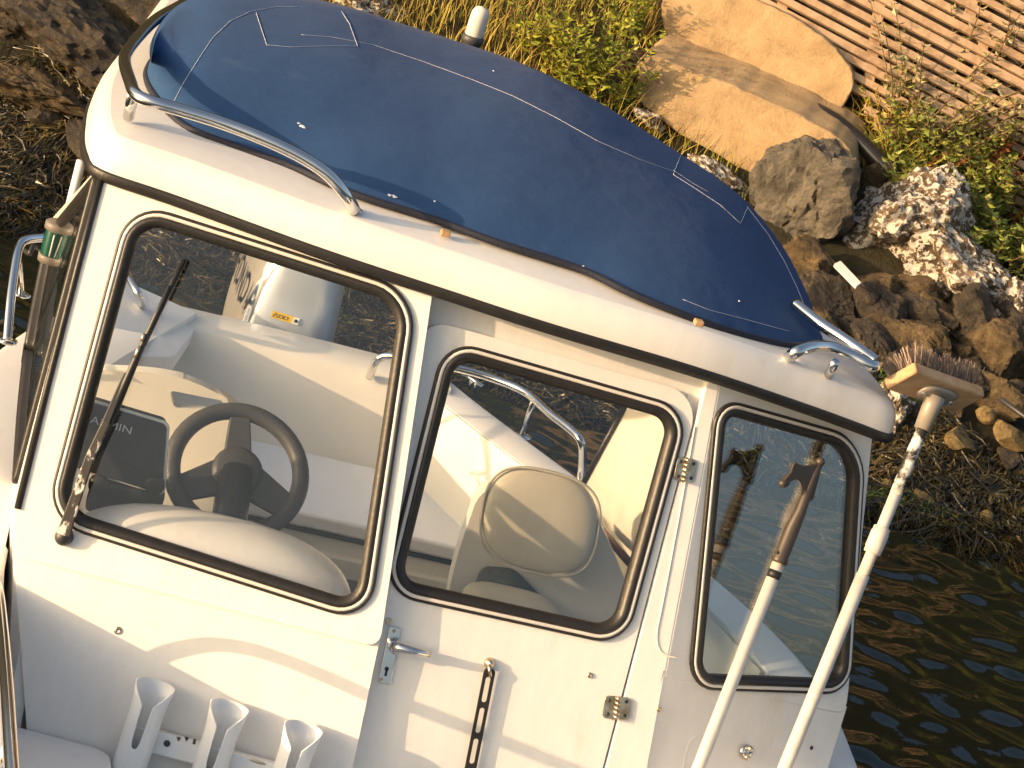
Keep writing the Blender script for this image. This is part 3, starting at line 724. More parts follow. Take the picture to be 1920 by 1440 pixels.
# --- rod holders on the lower bulkhead
rk = P('rod_holder_rack', MB().prism(rpoly([on(PL, 244, 1352, .0), on(PL, 610, 1452, .0), on(PL, 602, 1492, .0), on(PL, 237, 1394, .0)], .008, 4), PL[1]*.034), M_whitep, bevel=.005, label='white rack of three rod holders')
up = PL[3].normalized()
for tx0, ty0 in ((288, 1290), (427, 1330), (566, 1370)):
    top = on(PL, tx0+2, ty0, .050); rows_o = []; nseg = 76
    hx = PL[2]
    R0 = .034
    prof = []
    tube_rows = []
    for k in range(nseg):
        a = 2*pi*k/nseg - pi/2       # -pi/2 faces out
        d = hx*cos(a)-PL[1]*sin(a)*-1 if False else hx*cos(a)+PL[1]*(-sin(a))
        # front cut-out: deep slot around the outward face
        da = abs(((a+pi/2+pi) % (2*pi))-pi)
        cut = 0
        if da < .26: cut = -.125+.018*(da/.26)**4
        elif da < 1.75: 
            t = (da-.26)/1.49; cut = -.038*(1-t)**1.6-.073*max(0, 1-t*24)**2
        h = .012*cos(da)*0+cut+.012*(1-cos(da))/2
        fl = 1+ (.24 if da > .3 else .0)*max(0, min(1, (h+.035)/.05))**1.5
        col = []
        for zz, rf in ((h, fl), (min(h, -.02)-.004, 1+(fl-1)*.35), (min(h-.012, -.045), 1.0), (-.14, 1.0), (-.30, .97)):
            col.append(top+up*zz+d*R0*rf)
        tube_rows.append(col)
    mbt = MB().grid(tube_rows, False, True)
    t_o = P('rod_tube', mbt, M_whitep, rk, fixn=True)
    m_ = t_o.modifiers.new('wall', 'SOLIDIFY'); m_.thickness = .0032; m_.offset = 0
for x, y in ((356, 1400),):
    P('rack_hole', MB().lathe(on(PL, 313, 1394, .0345), PL[1], [(.007, 0), (.007, .001), (0, .001)], 14), M_grey, rk)
P('rack_slot', superell(on(PL, 483, 1428, .035), PL[2]*.018, up*.004, PL[1]*.002), M_worn, rk)
for x in (336, 351):
    P('rack_mark', MB().prism([on(PL, x-5, 1381, .0345), on(PL, x+4, 1383, .0345), on(PL, x-2, 1391, .0345)], PL[1]*.0008), M_grey, rk, smooth=False)
P('rack_mark', MB().prism([on(PL, 363, 1385, .0345), on(PL, 368, 1386, .0345), on(PL, 366, 1396, .0345), on(PL, 361, 1395, .0345)], PL[1]*.0008), M_grey, rk, smooth=False)
# step moulded in the corner
P('corner_step', MB().prism(rpoly([on(PL, 30, 1362, .0), on(PL, 205, 1408, .0), on(PL, 215, 1480, .25), on(PL, 20, 1560, .5)], [.01, .05, .05, .02], 6), -ZZ*.5), M_gelw, bevel=.015, seg=4)
# bow bulwark, starboard, with its rail
bw = [[], [], [], [], []]
for i in range(25):
    t = i/24; s = .12-2.3*t
    zt = -.447+.05*t; bb = -1.03+.11*max(0, -s-.02)+.25*max(0, -s-1.0)**2
    bw[0].append(W(bb+.01, s, -1.2)); bw[1].append(W(bb, s, -.72)); bw[2].append(W(bb-.004, s, zt-.02)); bw[3].append(W(bb-.02, s, zt)); bw[4].append(W(bb-.30, s, zt-.004))
P('bow_bulwark', MB().grid(bw), M_gelw, autos=45)
def brp(s_, z_): return W(-1.03+.11*max(0, -s_-.02)-.058, s_, z_)
br = rail([brp(-.235, -.44), brp(-.245, -.40), brp(-.275, -.345), brp(-.34, -.31), brp(-.5, -.285), brp(-.75, -.262), brp(-1.0, -.25), brp(-1.4, -.235), brp(-1.9, -.22)], .0135, 'bow_rail')
P('rail_post', MB().tube([brp(-.95, -.255), brp(-.92, -.41)], .012, 12), M_chrome, br)
# side deck rail, nav light, rope
sdr = rail([atz(13, 640, -.50), atz(20, 560, -.42), atz(30, 490, -.36), atz(37, 462, -.34), atz(48, 450, -.33), atz(75, 446, -.33), atz(110, 448, -.335)], .013, 'side_deck_rail')
P('rail_post', MB().tube([atz(34, 470, -.35), atz(40, 552, -.52)], .0085, 10), M_chrome, sdr)
P('rail_foot', MB().lathe(atz(40, 553, -.53), ZZ, [(0, 0), (.026, 0), (.026, .005), (.01, .008)], 12), M_chrome, sdr)
P('rail_foot', MB().lathe(atz(13, 640, -.51), ZZ, [(0, 0), (.028, 0), (.028, .005), (.014, .008)], 12), M_chrome, sdr)
nlc = ats(92, 490, .62)
nl = P('navigation_light', MB().lathe(nlc, ZZ, [(0, 0), (.027, 0), (.028, .016), (.025, .018)], 20), M_navgrey, label='green starboard navigation light')
P('lamp_lens', MB().lathe(nlc, ZZ, [(.0245, .018), (.0255, .045), (.0245, .078)], 20), M_green, nl)
P('lamp_cap', MB().lathe(nlc, ZZ, [(.026, .078), (.029, .080), (.029, .094), (.024, .098), (0, .10)], 20), M_navgrey, nl)
P('lens_bar', MB().tube([nlc-BA*.027+ZZ*.022-BP*.003, nlc-BA*.027+ZZ*.074-BP*.003], .0018, 6), M_strip, nl)
P('lamp_bracket', MB().box(nlc+BP*.03+ZZ*.05, BP*.03, BA*.02, ZZ*.05), M_navgrey, nl)
P('signal_post', MB().tube([nlc+BA*.16+ZZ*.0+BP*.018, nlc+BA*.16+ZZ*.20+BP*.018], .011, 12), M_whitep)
P('mooring_loop', MB().tube(cr([atz(0, 605, -.5), atz(14, 600, -.46), atz(27, 606, -.48), atz(26, 622, -.5), atz(10, 628, -.5), atz(-6, 622, -.5)], 6), .005, 8), M_rope)
P('mooring_loop', MB().tube(cr([atz(66, 640, -.30), atz(74, 655, -.3), atz(86, 662, -.31), atz(92, 690, -.36)], 6), .005, 8), M_rope)
P('black_cleat', MB().tube(cr([atz(46, 470, -.52), atz(56, 475, -.5), atz(62, 462, -.49), atz(70, 466, -.5)], 5), .008, 8), M_dark)

# ------------------------------------------------------------------ boat hook and deck brush
def leanpt(x, y, l): return on(PR, x, y, l)
ha, hb = leanpt(1466, 1040, .098), leanpt(1290, 1490, .09)
def to_floor(a_, b_): return a_+(b_-a_)*((BO.z-1.128-a_.z)/(b_.z-a_.z))
hb = to_floor(ha, hb)
hk = mk('boat_hook', MB().tube([ha, hb], .0145, 16), M_alu, None, label='boat hook with brown plastic head and pale aluminium shaft', cat='boat hook')
PK = lambda name, mb, m, **k: mk(name, mb, m, hk, **k)
hd = (ha-hb).normalized()
PK('black_band', MB().tube([ha-hd*.055, ha-hd*.037], .0152, 16), M_black)
PK('hook_socket', MB().tube([ha-hd*.02, ha-hd*.012, ha-hd*.005, ha+hd*.06, leanpt(1500, 960, .101), leanpt(1526, 890, .101), leanpt(1537, 868, .101)], [.0185, .0185, .0165, .0165, .0130, .0095, .0085], 14), M_brown)
PK('hook_ball', superell(leanpt(1538, 866, .101), BP*.0105, BA*.0105, ZZ*.0105, nu=14, nv=10), M_brown)
web = [(1528, 868), (1505, 873), (1490, 868), (1486, 864), (1481, 872), (1478, 884), (1466, 897), (1460, 906), (1464, 914), (1472, 912), (1478, 902), (1490, 897), (1500, 905), (1504, 920), (1500, 950), (1520, 935), (1535, 880)]
PK('hook_claw', MB().prism([leanpt(x, y, .096) for x, y in web], PR[1]*.011), M_brown, bevel=.003, smooth=False)
PK('hook_ball', superell(leanpt(1468, 907, .101), BP*.0095, BA*.0095, ZZ*.0095, nu=14, nv=10), M_brown)
PK('socket_rivet', MB().lathe(leanpt(1458, 1036, .116), PR[1], [(.004, 0), (.004, .002), (0, .003)], 10), M_dark)

ba, bb_ = leanpt(1735, 790, .150), leanpt(1455, 1480, .13)
bru = mk('deck_brush', MB().tube([ba.lerp(bb_, t) for t in (.42, .7, 1)]+[to_floor(ba, bb_)], .0155, 16), M_polew, None, label='long-handled deck brush with wooden head and stiff bristles', cat='brush')
PB = lambda name, mb, m, **k: mk(name, mb, m, bru, **k)
PB('upper_pole', MB().tube([ba.lerp(bb_, t) for t in (.19, .42)], .0135, 16), M_polew)
PB('peeling_grip', MB().tube([ba.lerp(bb_, t) for t in (.0, .06, .1, .14, .2)], [.0125, .0135, .0145, .0145, .0138], 16), M_peel)
PB('clamp_collar', MB().lathe(ba.lerp(bb_, .29), (bb_-ba), [(.0155, -.0), (.019, .002), (.019, .012), (.0205, .014), (.0205, .05), (.0195, .052), (.0195, .062), (.0165, .064)], 18), M_polew)
bd = (ba-bb_).normalized()
PB('socket', MB().tube([ba-bd*.02, ba+bd*.035, ba+bd*.06], [.0185, .021, .024], 18), M_socket)
hx_ = (leanpt(1848, 762, .150)-leanpt(1665, 690, .150)).normalized()
hx_ = (hx_*1.0+BA*.10).normalized()
hn = (bd*.66+BA*.75); hn = (hn-hx_*hn.dot(hx_)).normalized(); hy_ = hn.cross(hx_).normalized()
hcn = ba+bd*.070+BA*.012
PB('socket_flange', superell(hcn-hn*.013, hx_*.055, hy_*.030, hn*.008, .6, .7, 24, 8), M_socket)
for a in (-.045, .045): PB('flange_screw', MB().lathe(hcn-hn*.02+hx_*a, -hn, [(.005, 0), (.004, .003), (0, .0035)], 10), M_chrome)
blk = PB('wooden_block', MB().box(hcn+hn*.006, hx_*.238, hy_*.090, hn*.028), M_brushw, bevel=.006, seg=2)
mbb = MB(); rb_ = random.Random(3)
for i in range(30):
    for j in range(9):
        base = hcn+hn*.019+hx_*(-.104+.208*i/29+rb_.uniform(-.002, .002))+hy_*(-.036+.072*j/8+rb_.uniform(-.002, .002))
        for k in range(5):
            spl = hx_*((i-14.5)/14.5*.012+rb_.uniform(-.010, .010))+hy_*((j-4)/4*.014+rb_.uniform(-.010, .010))
            tip = base+hn*(.046+rb_.uniform(-.006, .006))+spl
            s_ = hx_.lerp(hy_, rb_.random()).normalized()*.0011
            mbb.add([base-s_, base+s_, tip+s_*.8, tip-s_*.8], [(0, 1, 2, 3)])
PB('bristles', mbb, M_brist, smooth=False, kind='stuff', fixn=False)

# ================================================================== the shore
def hgt(x, y):
    sl = .52*(y-8.65)
    if y > 13.4: sl += .55*(min(y, 24)-13.4)  # unseen upper hill steepened to keep sky out of the water's reflections
    if y > 24: sl = .52*15.35+.55*10.6+.1*(y-24)
    n1 = noise.noise(Vector((x*.6, y*.6, 1.7)))*.12+noise.noise(Vector((x*1.9, y*1.9, 4.2)))*.05+noise.noise(Vector((x*5, y*5, 9)))*.02
    return sl+n1-.06
TP, TN = Vector((0, 8.65, 0)), Vector((0, -.52, 1)).normalized()
def G(x, y, l=0): return hit(x, y, TP+TN*l, TN)
def mix_mat(name, cols, scale, rough=.8, bump=.5, bscale=20, detail=8, vor=None, distort=0, bd=.02, spec=.3):
    m = bpy.data.materials.new(name); m.use_nodes = True; N = m.node_tree.nodes; L = m.node_tree.links
    b = N['Principled BSDF']; b.inputs['Roughness'].default_value = rough; b.inputs['Specular IOR Level'].default_value = spec
    tc = N.new('ShaderNodeTexCoord'); nz = N.new('ShaderNodeTexNoise'); nz.inputs['Scale'].default_value = scale; nz.inputs['Detail'].default_value = detail; nz.inputs['Roughness'].default_value = .7; nz.inputs['Distortion'].default_value = distort
    geo = N.new('ShaderNodeNewGeometry'); L.new(geo.outputs['Position'], nz.inputs['Vector'])
    rp = N.new('ShaderNodeValToRGB'); el = rp.color_ramp.elements
    for i, (p_, c) in enumerate(cols):
        if i < 2: e = el[i]; e.position = p_
        else: e = el.new(p_)
        e.color = (*c, 1)
    L.new(nz.outputs['Fac'], rp.inputs[0]); colout = rp.outputs[0]
    if vor:   # pale lichen / barnacle patches: scale, threshold, colour
        vs_, th, cc = vor
        v = N.new('ShaderNodeTexNoise'); v.inputs['Scale'].default_value = vs_; v.inputs['Detail'].default_value = 7; v.inputs['Roughness'].default_value = .68
        L.new(geo.outputs['Position'], v.inputs['Vector'])
        r2 = N.new('ShaderNodeValToRGB'); r2.color_ramp.elements[0].position = th; r2.color_ramp.elements[1].position = th+.03
        L.new(v.outputs['Fac'], r2.inputs[0])
        mx = N.new('ShaderNodeMix'); mx.data_type = 'RGBA'; L.new(r2.outputs[0], mx.inputs['Factor']); L.new(colout, mx.inputs['A']); mx.inputs['B'].default_value = (*cc, 1)
        colout = mx.outputs['Result']
    L.new(colout, b.inputs['Base Color'])
    nb = N.new('ShaderNodeTexNoise'); nb.inputs['Scale'].default_value = bscale; nb.inputs['Detail'].default_value = 9; nb.inputs['Roughness'].default_value = .7; L.new(geo.outputs['Position'], nb.inputs['Vector'])
    bp = N.new('ShaderNodeBump'); bp.inputs['Strength'].default_value = bump; bp.inputs['Distance'].default_value = bd
    L.new(nb.outputs['Fac'], bp.inputs['Height']); L.new(bp.outputs[0], b.inputs['Normal'])
    return m
K_ground = mix_mat('shore_earth', [(.3, (.014, .013, .007)), (.5, (.032, .028, .013)), (.7, (.062, .052, .026))], 3, bump=.8, bscale=25, bd=.04)
K_grey = mix_mat('grey_boulder', [(.3, (.055, .05, .042)), (.5, (.13, .115, .09)), (.68, (.22, .19, .14))], 5, .75, 1, 14, distort=1.6, bd=.05)
K_dark = mix_mat('dark_stone', [(.3, (.018, .016, .014)), (.5, (.05, .042, .032)), (.7, (.14, .10, .058))], 9, .7, 1, 18, distort=.8, bd=.04)
K_brown = mix_mat('brown_stone', [(.3, (.03, .022, .013)), (.5, (.09, .064, .033)), (.7, (.19, .135, .068))], 9, .8, 1, 18, distort=.6, bd=.04)
K_lich = mix_mat('lichened_stone', [(.32, (.04, .03, .022)), (.5, (.16, .115, .07)), (.7, (.30, .22, .15))], 7, .85, 1, 22, vor=(26, .495, (.72, .66, .56)), bd=.04)
K_conc = mix_mat('weathered_concrete', [(.32, (.28, .195, .105)), (.5, (.41, .285, .15)), (.66, (.47, .34, .19))], 6, .9, .55, 60, distort=.5, bd=.014)
K_yel = mix_mat('yellow_pebble', [(.35, (.05, .036, .016)), (.5, (.17, .12, .05)), (.7, (.28, .20, .09))], 24, .8, .6, 40)
K_grassd = mix_mat('dry_grass', [(.35, (.26, .16, .03)), (.5, (.45, .33, .07)), (.65, (.36, .33, .055))], 9, .7, 0, 5)
K_grassg = mix_mat('green_grass', [(.35, (.10, .13, .014)), (.5, (.20, .22, .026)), (.66, (.36, .30, .055))], 5, .6, 0, 5)
K_hill = mix_mat('dark_hill_grass', [(.35, (.02, .026, .006)), (.5, (.04, .048, .012)), (.66, (.07, .07, .02))], 5, .8, 0, 5)  # grass darkened so the unseen hill mirrors darker in the water
K_weed = mix_mat('brown_seaweed', [(.36, (.010, .008, .004)), (.48, (.035, .027, .010)), (.56, (.075, .056, .018)), (.66, (.15, .115, .030))], 16, .38, 0, 5, spec=.5)
K_weedg = mix_mat('green_seaweed', [(.35, (.03, .055, .006)), (.55, (.10, .15, .012)), (.7, (.17, .21, .03))], 14, .4, 0, 5, spec=.5)
K_leaf = mix_mat('green_leaf', [(.35, (.07, .11, .015)), (.5, (.19, .23, .035)), (.66, (.36, .35, .08))], 14, .5, 0, 5, spec=.5)
K_leafp = mix_mat('pale_leaf', [(.35, (.13, .12, .04)), (.5, (.28, .25, .10)), (.66, (.52, .45, .26))], 18, .45, 0, 5, spec=.6)
K_gold = mix_mat('golden_leaf', [(.35, (.11, .15, .014)), (.5, (.25, .28, .03)), (.66, (.46, .42, .06))], 12, .5, 0, 5)
K_stem = mix_mat('dry_stem', [(.35, (.10, .06, .03)), (.6, (.22, .14, .07))], 10, .8, 0, 5)
K_dock = mix_mat('rusty_seed_head', [(.35, (.12, .028, .008)), (.6, (.27, .085, .022))], 20, .8, 0, 5)
K_pal = mix_mat('weathered_board', [(.35, (.27, .17, .10)), (.5, (.42, .29, .18)), (.68, (.52, .37, .24))], 7, .8, .4, 60, distort=.5, bd=.005)
K_pipe = mat('black_pipe', (.02, .017, .015), .35, var=.3)
M_gapshade = mat('gap_shade_board', (.022, .017, .013), .9, var=.4)  # near-black colour stands in for shade between the pallet boards
K_litter = mat('white_plank', (.75, .72, .66), .6, var=.15)
rg = random.Random(11)

# terrain
xs = list(np.arange(-16, -4, 1.0))+list(np.arange(-4, 5, .12))+list(np.arange(5, 18, 1.0))
ys = list(np.arange(6.2, 8.2, .3))+list(np.arange(8.2, 13.2, .12))+list(np.arange(13.2, 26, .8))+[30, 40, 60, 90]
mbg = MB().grid([[Vector((x, y, hgt(x, y))) for x in xs] for y in ys])
tag(mk('shore_slope', mbg, K_ground, None), None, None, None, 'structure')
# sea bed keeps the ground one sheet under the water
# water
def axis(a, b, c, d, fine, coarse):
    return list(np.arange(a, b, coarse))+list(np.arange(b, c, fine))+list(np.arange(c, d+coarse, coarse))
wx = axis(-24, -2.6, 3.6, 24, .017, .8); wy = axis(-12, 5.8, 9.0, 10.4, .015, .6)
X, Y = np.meshgrid(np.array(wx), np.array(wy)); Zw = np.zeros_like(X)
nr = np.random.RandomState(4)
for i in range(26):
    lam = .085*1.11**(i % 13)+nr.uniform(0, .03); th = radians(nr.uniform(-75, 75))+(pi/2+.25); k = 2*pi/lam
    ph = nr.uniform(0, 2*pi); amp = .0076*lam*nr.uniform(.5, 1.2)
    q = k*(X*np.cos(th)+Y*np.sin(th))+ph+.8*np.sin(X*1.7+i)+.6*np.sin(Y*2.1+i*2)
    Zw += amp*(np.sin(q))
mask = np.clip(1-np.maximum(0, np.abs(X-.5)-3.0)/.1, 0, 1)*np.clip(1-np.maximum(0, 5.9-Y)/.1, 0, 1)
Zw *= mask
nyy, nxx = X.shape
me = bpy.data.meshes.new('water'); idx = np.arange(nyy*nxx).reshape(nyy, nxx)
fq = np.stack([idx[:-1, :-1], idx[:-1, 1:], idx[1:, 1:], idx[1:, :-1]], -1).reshape(-1, 4)
me.from_pydata(np.stack([X, Y, Zw], -1).reshape(-1, 3).tolist(), [], fq.tolist()); me.shade_smooth()
M_water = bpy.data.materials.new('sea_water'); M_water.use_nodes = True
_b = M_water.node_tree.nodes['Principled BSDF']; _b.inputs['Base Color'].default_value = (.006, .010, .006, 1); _b.inputs['Roughness'].default_value = .03; _b.inputs['IOR'].default_value = 1.5
_n = M_water.node_tree.nodes.new('ShaderNodeTexNoise'); _n.inputs['Scale'].default_value = 22; _n.inputs['Detail'].default_value = 3
_g = M_water.node_tree.nodes.new('ShaderNodeNewGeometry'); M_water.node_tree.links.new(_g.outputs['Position'], _n.inputs['Vector'])
_p = M_water.node_tree.nodes.new('ShaderNodeBump'); _p.inputs['Strength'].default_value = .06; _p.inputs['Distance'].default_value = .02
M_water.node_tree.links.new(_n.outputs['Fac'], _p.inputs['Height']); M_water.node_tree.links.new(_p.outputs[0], _b.inputs['Normal'])
me.materials.append(M_water); wo = bpy.data.objects.new('water', me); COL.objects.link(wo); wo['kind'] = 'structure'

# ---- rocks
def rock_mesh(seed, sub=4, planes=14, rough=.10, mat_=None, hr=(.62, .98)):
    r = random.Random(seed)
    bm = bmesh.new(); bmesh.ops.create_icosphere(bm, subdivisions=sub, radius=1)
    pl = []
    for i in range(planes):
        d = Vector((r.gauss(0, 1), r.gauss(0, 1), r.gauss(0, 1))).normalized(); pl.append((d, r.uniform(*hr)))
    sv = Vector((r.uniform(0, 50), r.uniform(0, 50), r.uniform(0, 50)))
    for v in bm.verts:
        d = v.co.normalized(); R0 = 1.15
        for n_, h_ in pl:
            c = d.dot(n_)
            if c > .05: R0 = min(R0, h_/c)
        R0 *= 1+rough*(noise.fractal(d*1.7+sv, .8, 2.1, 5))+rough*.4*noise.noise(d*9+sv)-rough*.5*max(0, .12-abs(noise.noise(d*2.3+sv*1.3)))/.12
        v.co = d*R0
    me_ = bpy.data.meshes.new('rock'); bm.to_mesh(me_); bm.free(); me_.shade_smooth(); me_.set_sharp_from_angle(angle=radians(24))
    if mat_: me_.materials.append(mat_)
    return me_
def rock(name, x, y, wpx, hpx, m, seed, label, group=None, cat='rock', lift=0, depth=None, tilt=0, sub=4, me_=None, rough=.10, planes=14):
    c = G(x, y); d = (c-CAM).dot(FWD); k = d/FPX
    a, h = wpx*k/2, hpx*k/2
    me_ = me_ or rock_mesh(seed, sub, planes, rough, m)
    o = bpy.data.objects.new(name, me_); COL.objects.link(o)
    dep = depth*k/2 if depth else (a+h)*.5
    o.scale = (a, dep, h); rr_ = random.Random(seed*7+1)
    o.rotation_euler = (radians(rr_.uniform(-12, 12)), radians(ROLL*0+tilt), radians(rr_.uniform(-25, 25)))
    o.location = c+Vector((0, dep*.35+lift, 0))
    tag(o, label, cat, group); return o
rock('grey_boulder', 1512, 396, 208, 270, K_grey, 3, 'large grey boulder leaning on the concrete blocks', tilt=8, sub=5, rough=.14, planes=11)
rock('lichened_rock', 1690, 430, 235, 215, K_lich, 21, 'tall rock crusted with white lichen right beside the grey boulder', tilt=-20, sub=5, rough=.2)
rock('lichened_rock', 1820, 525, 240, 150, K_lich, 22, 'low white-lichened rock at the edge of the grass', tilt=20, sub=5, rough=.22)
rock('lichened_rock', 1748, 500, 150, 130, K_lich, 27, 'white-speckled rock wedged between two lichened rocks', tilt=10, sub=5, rough=.2)
rock('lichened_rock', 1905, 585, 150, 90, K_lich, 28, 'white-lichened rock end sloping down towards the dark rubble', tilt=22, sub=5, rough=.2)
rock('lichened_rock', 690, 25, 190, 80, K_lich, 23, 'pale lichened rock behind the top of the blue canvas', tilt=15, sub=5, rough=.2)
rock('lichened_rock', 1340, 338, 160, 46, K_lich, 24, 'flat pale rock below the lower concrete block', tilt=20, sub=5, rough=.18)
rock('lichened_rock', 1215, 225, 80, 34, K_lich, 25, 'small pale rock where dry grass meets the canvas edge', tilt=20, rough=.2)
rock('lichened_rock', 1665, 790, 95, 170, K_lich, 26, 'speckled rock behind the wheelhouse roof corner and brush', tilt=-10, sub=5, rough=.2)
rock('rock_ledge', 130, 85, 420, 190, K_dark, 31, 'broad dark rock ledge above the sunlit seaweed', tilt=8, sub=5, rough=.16)
rock('rock_ledge', 40, 20, 260, 120, K_dark, 32, 'upper dark rock slab above the ledge', tilt=10, sub=5, rough=.16)
rock('rock_ledge', 330, 30, 260, 150, K_dark, 33, 'dark rock slab behind the roof rail', tilt=8, sub=5, rough=.16)
rock('sunlit_rock', 60, 178, 300, 70, K_brown, 34, 'flat sunlit brown rock under the dark ledge', tilt=8, sub=5, rough=.2)
rock('broken_fragment', 1182, 128, 60, 80, K_brown, 41, 'rough rubble chunk at the near end of the lower concrete block', rough=.2)
rock('broken_fragment', 1178, 178, 42, 40, K_brown, 42, 'small rounded rubble stone under the lower concrete block')
rock('broken_fragment', 1622, 292, 70, 55, K_conc, 43, 'pale concrete chunk at the far end of the lower block', tilt=25)
rock('broken_fragment', 1598, 145, 30, 70, K_brown, 44, 'thin broken stone beside the upper concrete block')
rock('broken_fragment', 1640, 340, 80, 60, K_brown, 45, 'brown stone between the boulder and the black pipe', tilt=20)
# rubble wall of individual stones
stones = [(1545, 520, 130, 70), (1600, 555, 110, 70), (1665, 600, 120, 70), (1740, 640, 120, 80), (1560, 585, 120, 80), (1620, 640, 130, 60), (1690, 660, 130, 70), (1600, 690, 90, 50), (1830, 620, 150, 100), (1880, 690, 120, 110), (1800, 705, 120, 70), (1740, 590, 100, 60), (1640, 540, 80, 60), (1530, 560, 80, 50), (1890, 590, 110, 70), (1870, 760, 120, 70), (1760, 740, 120, 60), (1690, 720, 90, 60), (1560, 640, 100, 50), (1640, 745, 90, 60), (1910, 640, 90, 80), (1720, 540, 90, 50), (1580, 540, 40, 30), (1640, 590, 45, 30), (1700, 630, 40, 30), (1770, 600, 50, 34), (1585, 620, 36, 30), (1650, 680, 40, 30), (1720, 690, 44, 30), (1850, 720, 50, 40), (1800, 660, 44, 34), (1600, 660, 40, 26), (1900, 730, 44, 34), (1780, 770, 50, 34), (1535, 600, 36, 26), (1680, 560, 40, 30), (1830, 570, 50, 34), (1715, 770, 50, 36)]
pool = [rock_mesh(60+i, 5, 9, .10, K_dark if i % 3 else K_brown, (.45, .85)) for i in range(9)]
for i, (x, y, a, b) in enumerate(stones):
    brown = i % 3 == 0
    rock('rubble_stone', x, y, a*1.25, b*1.25, None, 100+i, ('fist-sized ' if a <= 50 else 'large ')+('brown' if brown else 'dark')+' angular stone in the rubble above the seaweed', ('small ' if a <= 50 else 'large ')+('brown rubble stones' if brown else 'dark rubble stones'), tilt=20+rg.uniform(-15, 15), me_=pool[i % 9], cat='stone')
pm = [rock_mesh(80+i, 3, 10, .06, K_yel) for i in range(3)]
for i, (x, y, a, b) in enumerate([(1726, 925, 50, 42), (1844, 955, 30, 30), (1792, 815, 70, 40), (1893, 805, 70, 44), (1845, 765, 46, 30), (1905, 1000, 26, 22), (1668, 895, 30, 22)]):
    rock('tan_stone', x, y, a, b, None, 150+i, 'rounded tan stone lying among the brown seaweed', 'tan stones in the seaweed', me_=pm[i % 3], cat='stone', tilt=15, lift=-.1)
# scattered small stones over the rest of the slope (left and behind the boat)
pool2 = [rock_mesh(90+i, 3, 12, .1, K_dark if i % 2 else K_brown) for i in range(4)]
for i in range(46):
    x = rg.uniform(-3.6, 3.6); y = rg.uniform(8.9, 9.9)
    o = bpy.data.objects.new('shore_stone', pool2[i % 4]); COL.objects.link(o); s_ = rg.uniform(.05, .13)
    o.scale = (s_*rg.uniform(.9, 1.5), s_, s_*rg.uniform(.5, .9)); o.rotation_euler = (rg.uniform(-.5, .5), rg.uniform(-.5, .5), rg.uniform(0, 6))
    o.location = (x, y, hgt(x, y)+s_*.1)
    tag(o, 'small brown stone half buried on the shore slope' if i % 2 == 0 else 'small dark stone half buried on the shore slope', 'stone', 'small brown shore stones' if i % 2 == 0 else 'small dark shore stones')

# ---- concrete blocks
def conc(name, px, d0, back, label, lean=.25):
    Pp = G(*d0); nn = Vector((-.12, -1, lean)).normalized()
    loop = rpoly([hit(x, y, Pp, nn) for x, y in px], .02, 2); loop = arc(loop+[loop[0]], 140)[:-1]
    # roughened edges
    loop = [q+Vector((noise.noise(q*9), 0, noise.noise(q*9+Vector((5, 0, 0)))))*.007+Vector((noise.noise(q*30), 0, noise.noise(q*30+Vector((5, 0, 0)))))*.005 for q in loop]
    mbc = MB().prism(loop, back)
    return mk(name, mbc, K_conc, None, smooth=True, bevel=.012, seg=2, label=label, cat='concrete block')
conc('concrete_block', [(1252, -60), (1330, -40), (1420, 0), (1490, 32), (1560, 82), (1598, 128), (1602, 165), (1578, 206), (1500, 172), (1400, 130), (1320, 98), (1250, 72), (1238, 20)], (1420, 150), Vector((.1, .75, -.05)), 'upper sunlit concrete block, below the wooden pallets')
conc('concrete_block', [(1190, 118), (1215, 100), (1290, 128), (1400, 172), (1500, 216), (1560, 248), (1598, 280), (1597, 345), (1520, 372), (1440, 345), (1360, 300), (1270, 250), (1196, 190)], (1420, 300), Vector((.08, .50, .05)), 'lower weathered concrete block behind the grey boulder')
# ---- pipe, plank, rod
mk('drain_pipe', MB().tube(cr([G(1530, 208, .05), G(1560, 225, .07), G(1605, 260, .06), G(1650, 305, .05), G(1700, 355, .02)], 6), .042, 16), K_pipe, None, label='black corrugated pipe lying behind the concrete blocks', cat='pipe')
mk('white_plank', MB().prism([G(1565, 494, .16), G(1576, 489, .16), G(1615, 530, .16), G(1606, 536, .16)], TN*-.02), K_litter, None, smooth=False, label='short white plank fallen below the grey boulder', cat='plank')
mk('metal_rod', MB().tube([G(1875, 748, .12), G(1990, 830, .12)], .012, 10), M_dark, None, label='dark metal rod lying on the rubble beside the brush', cat='rod')

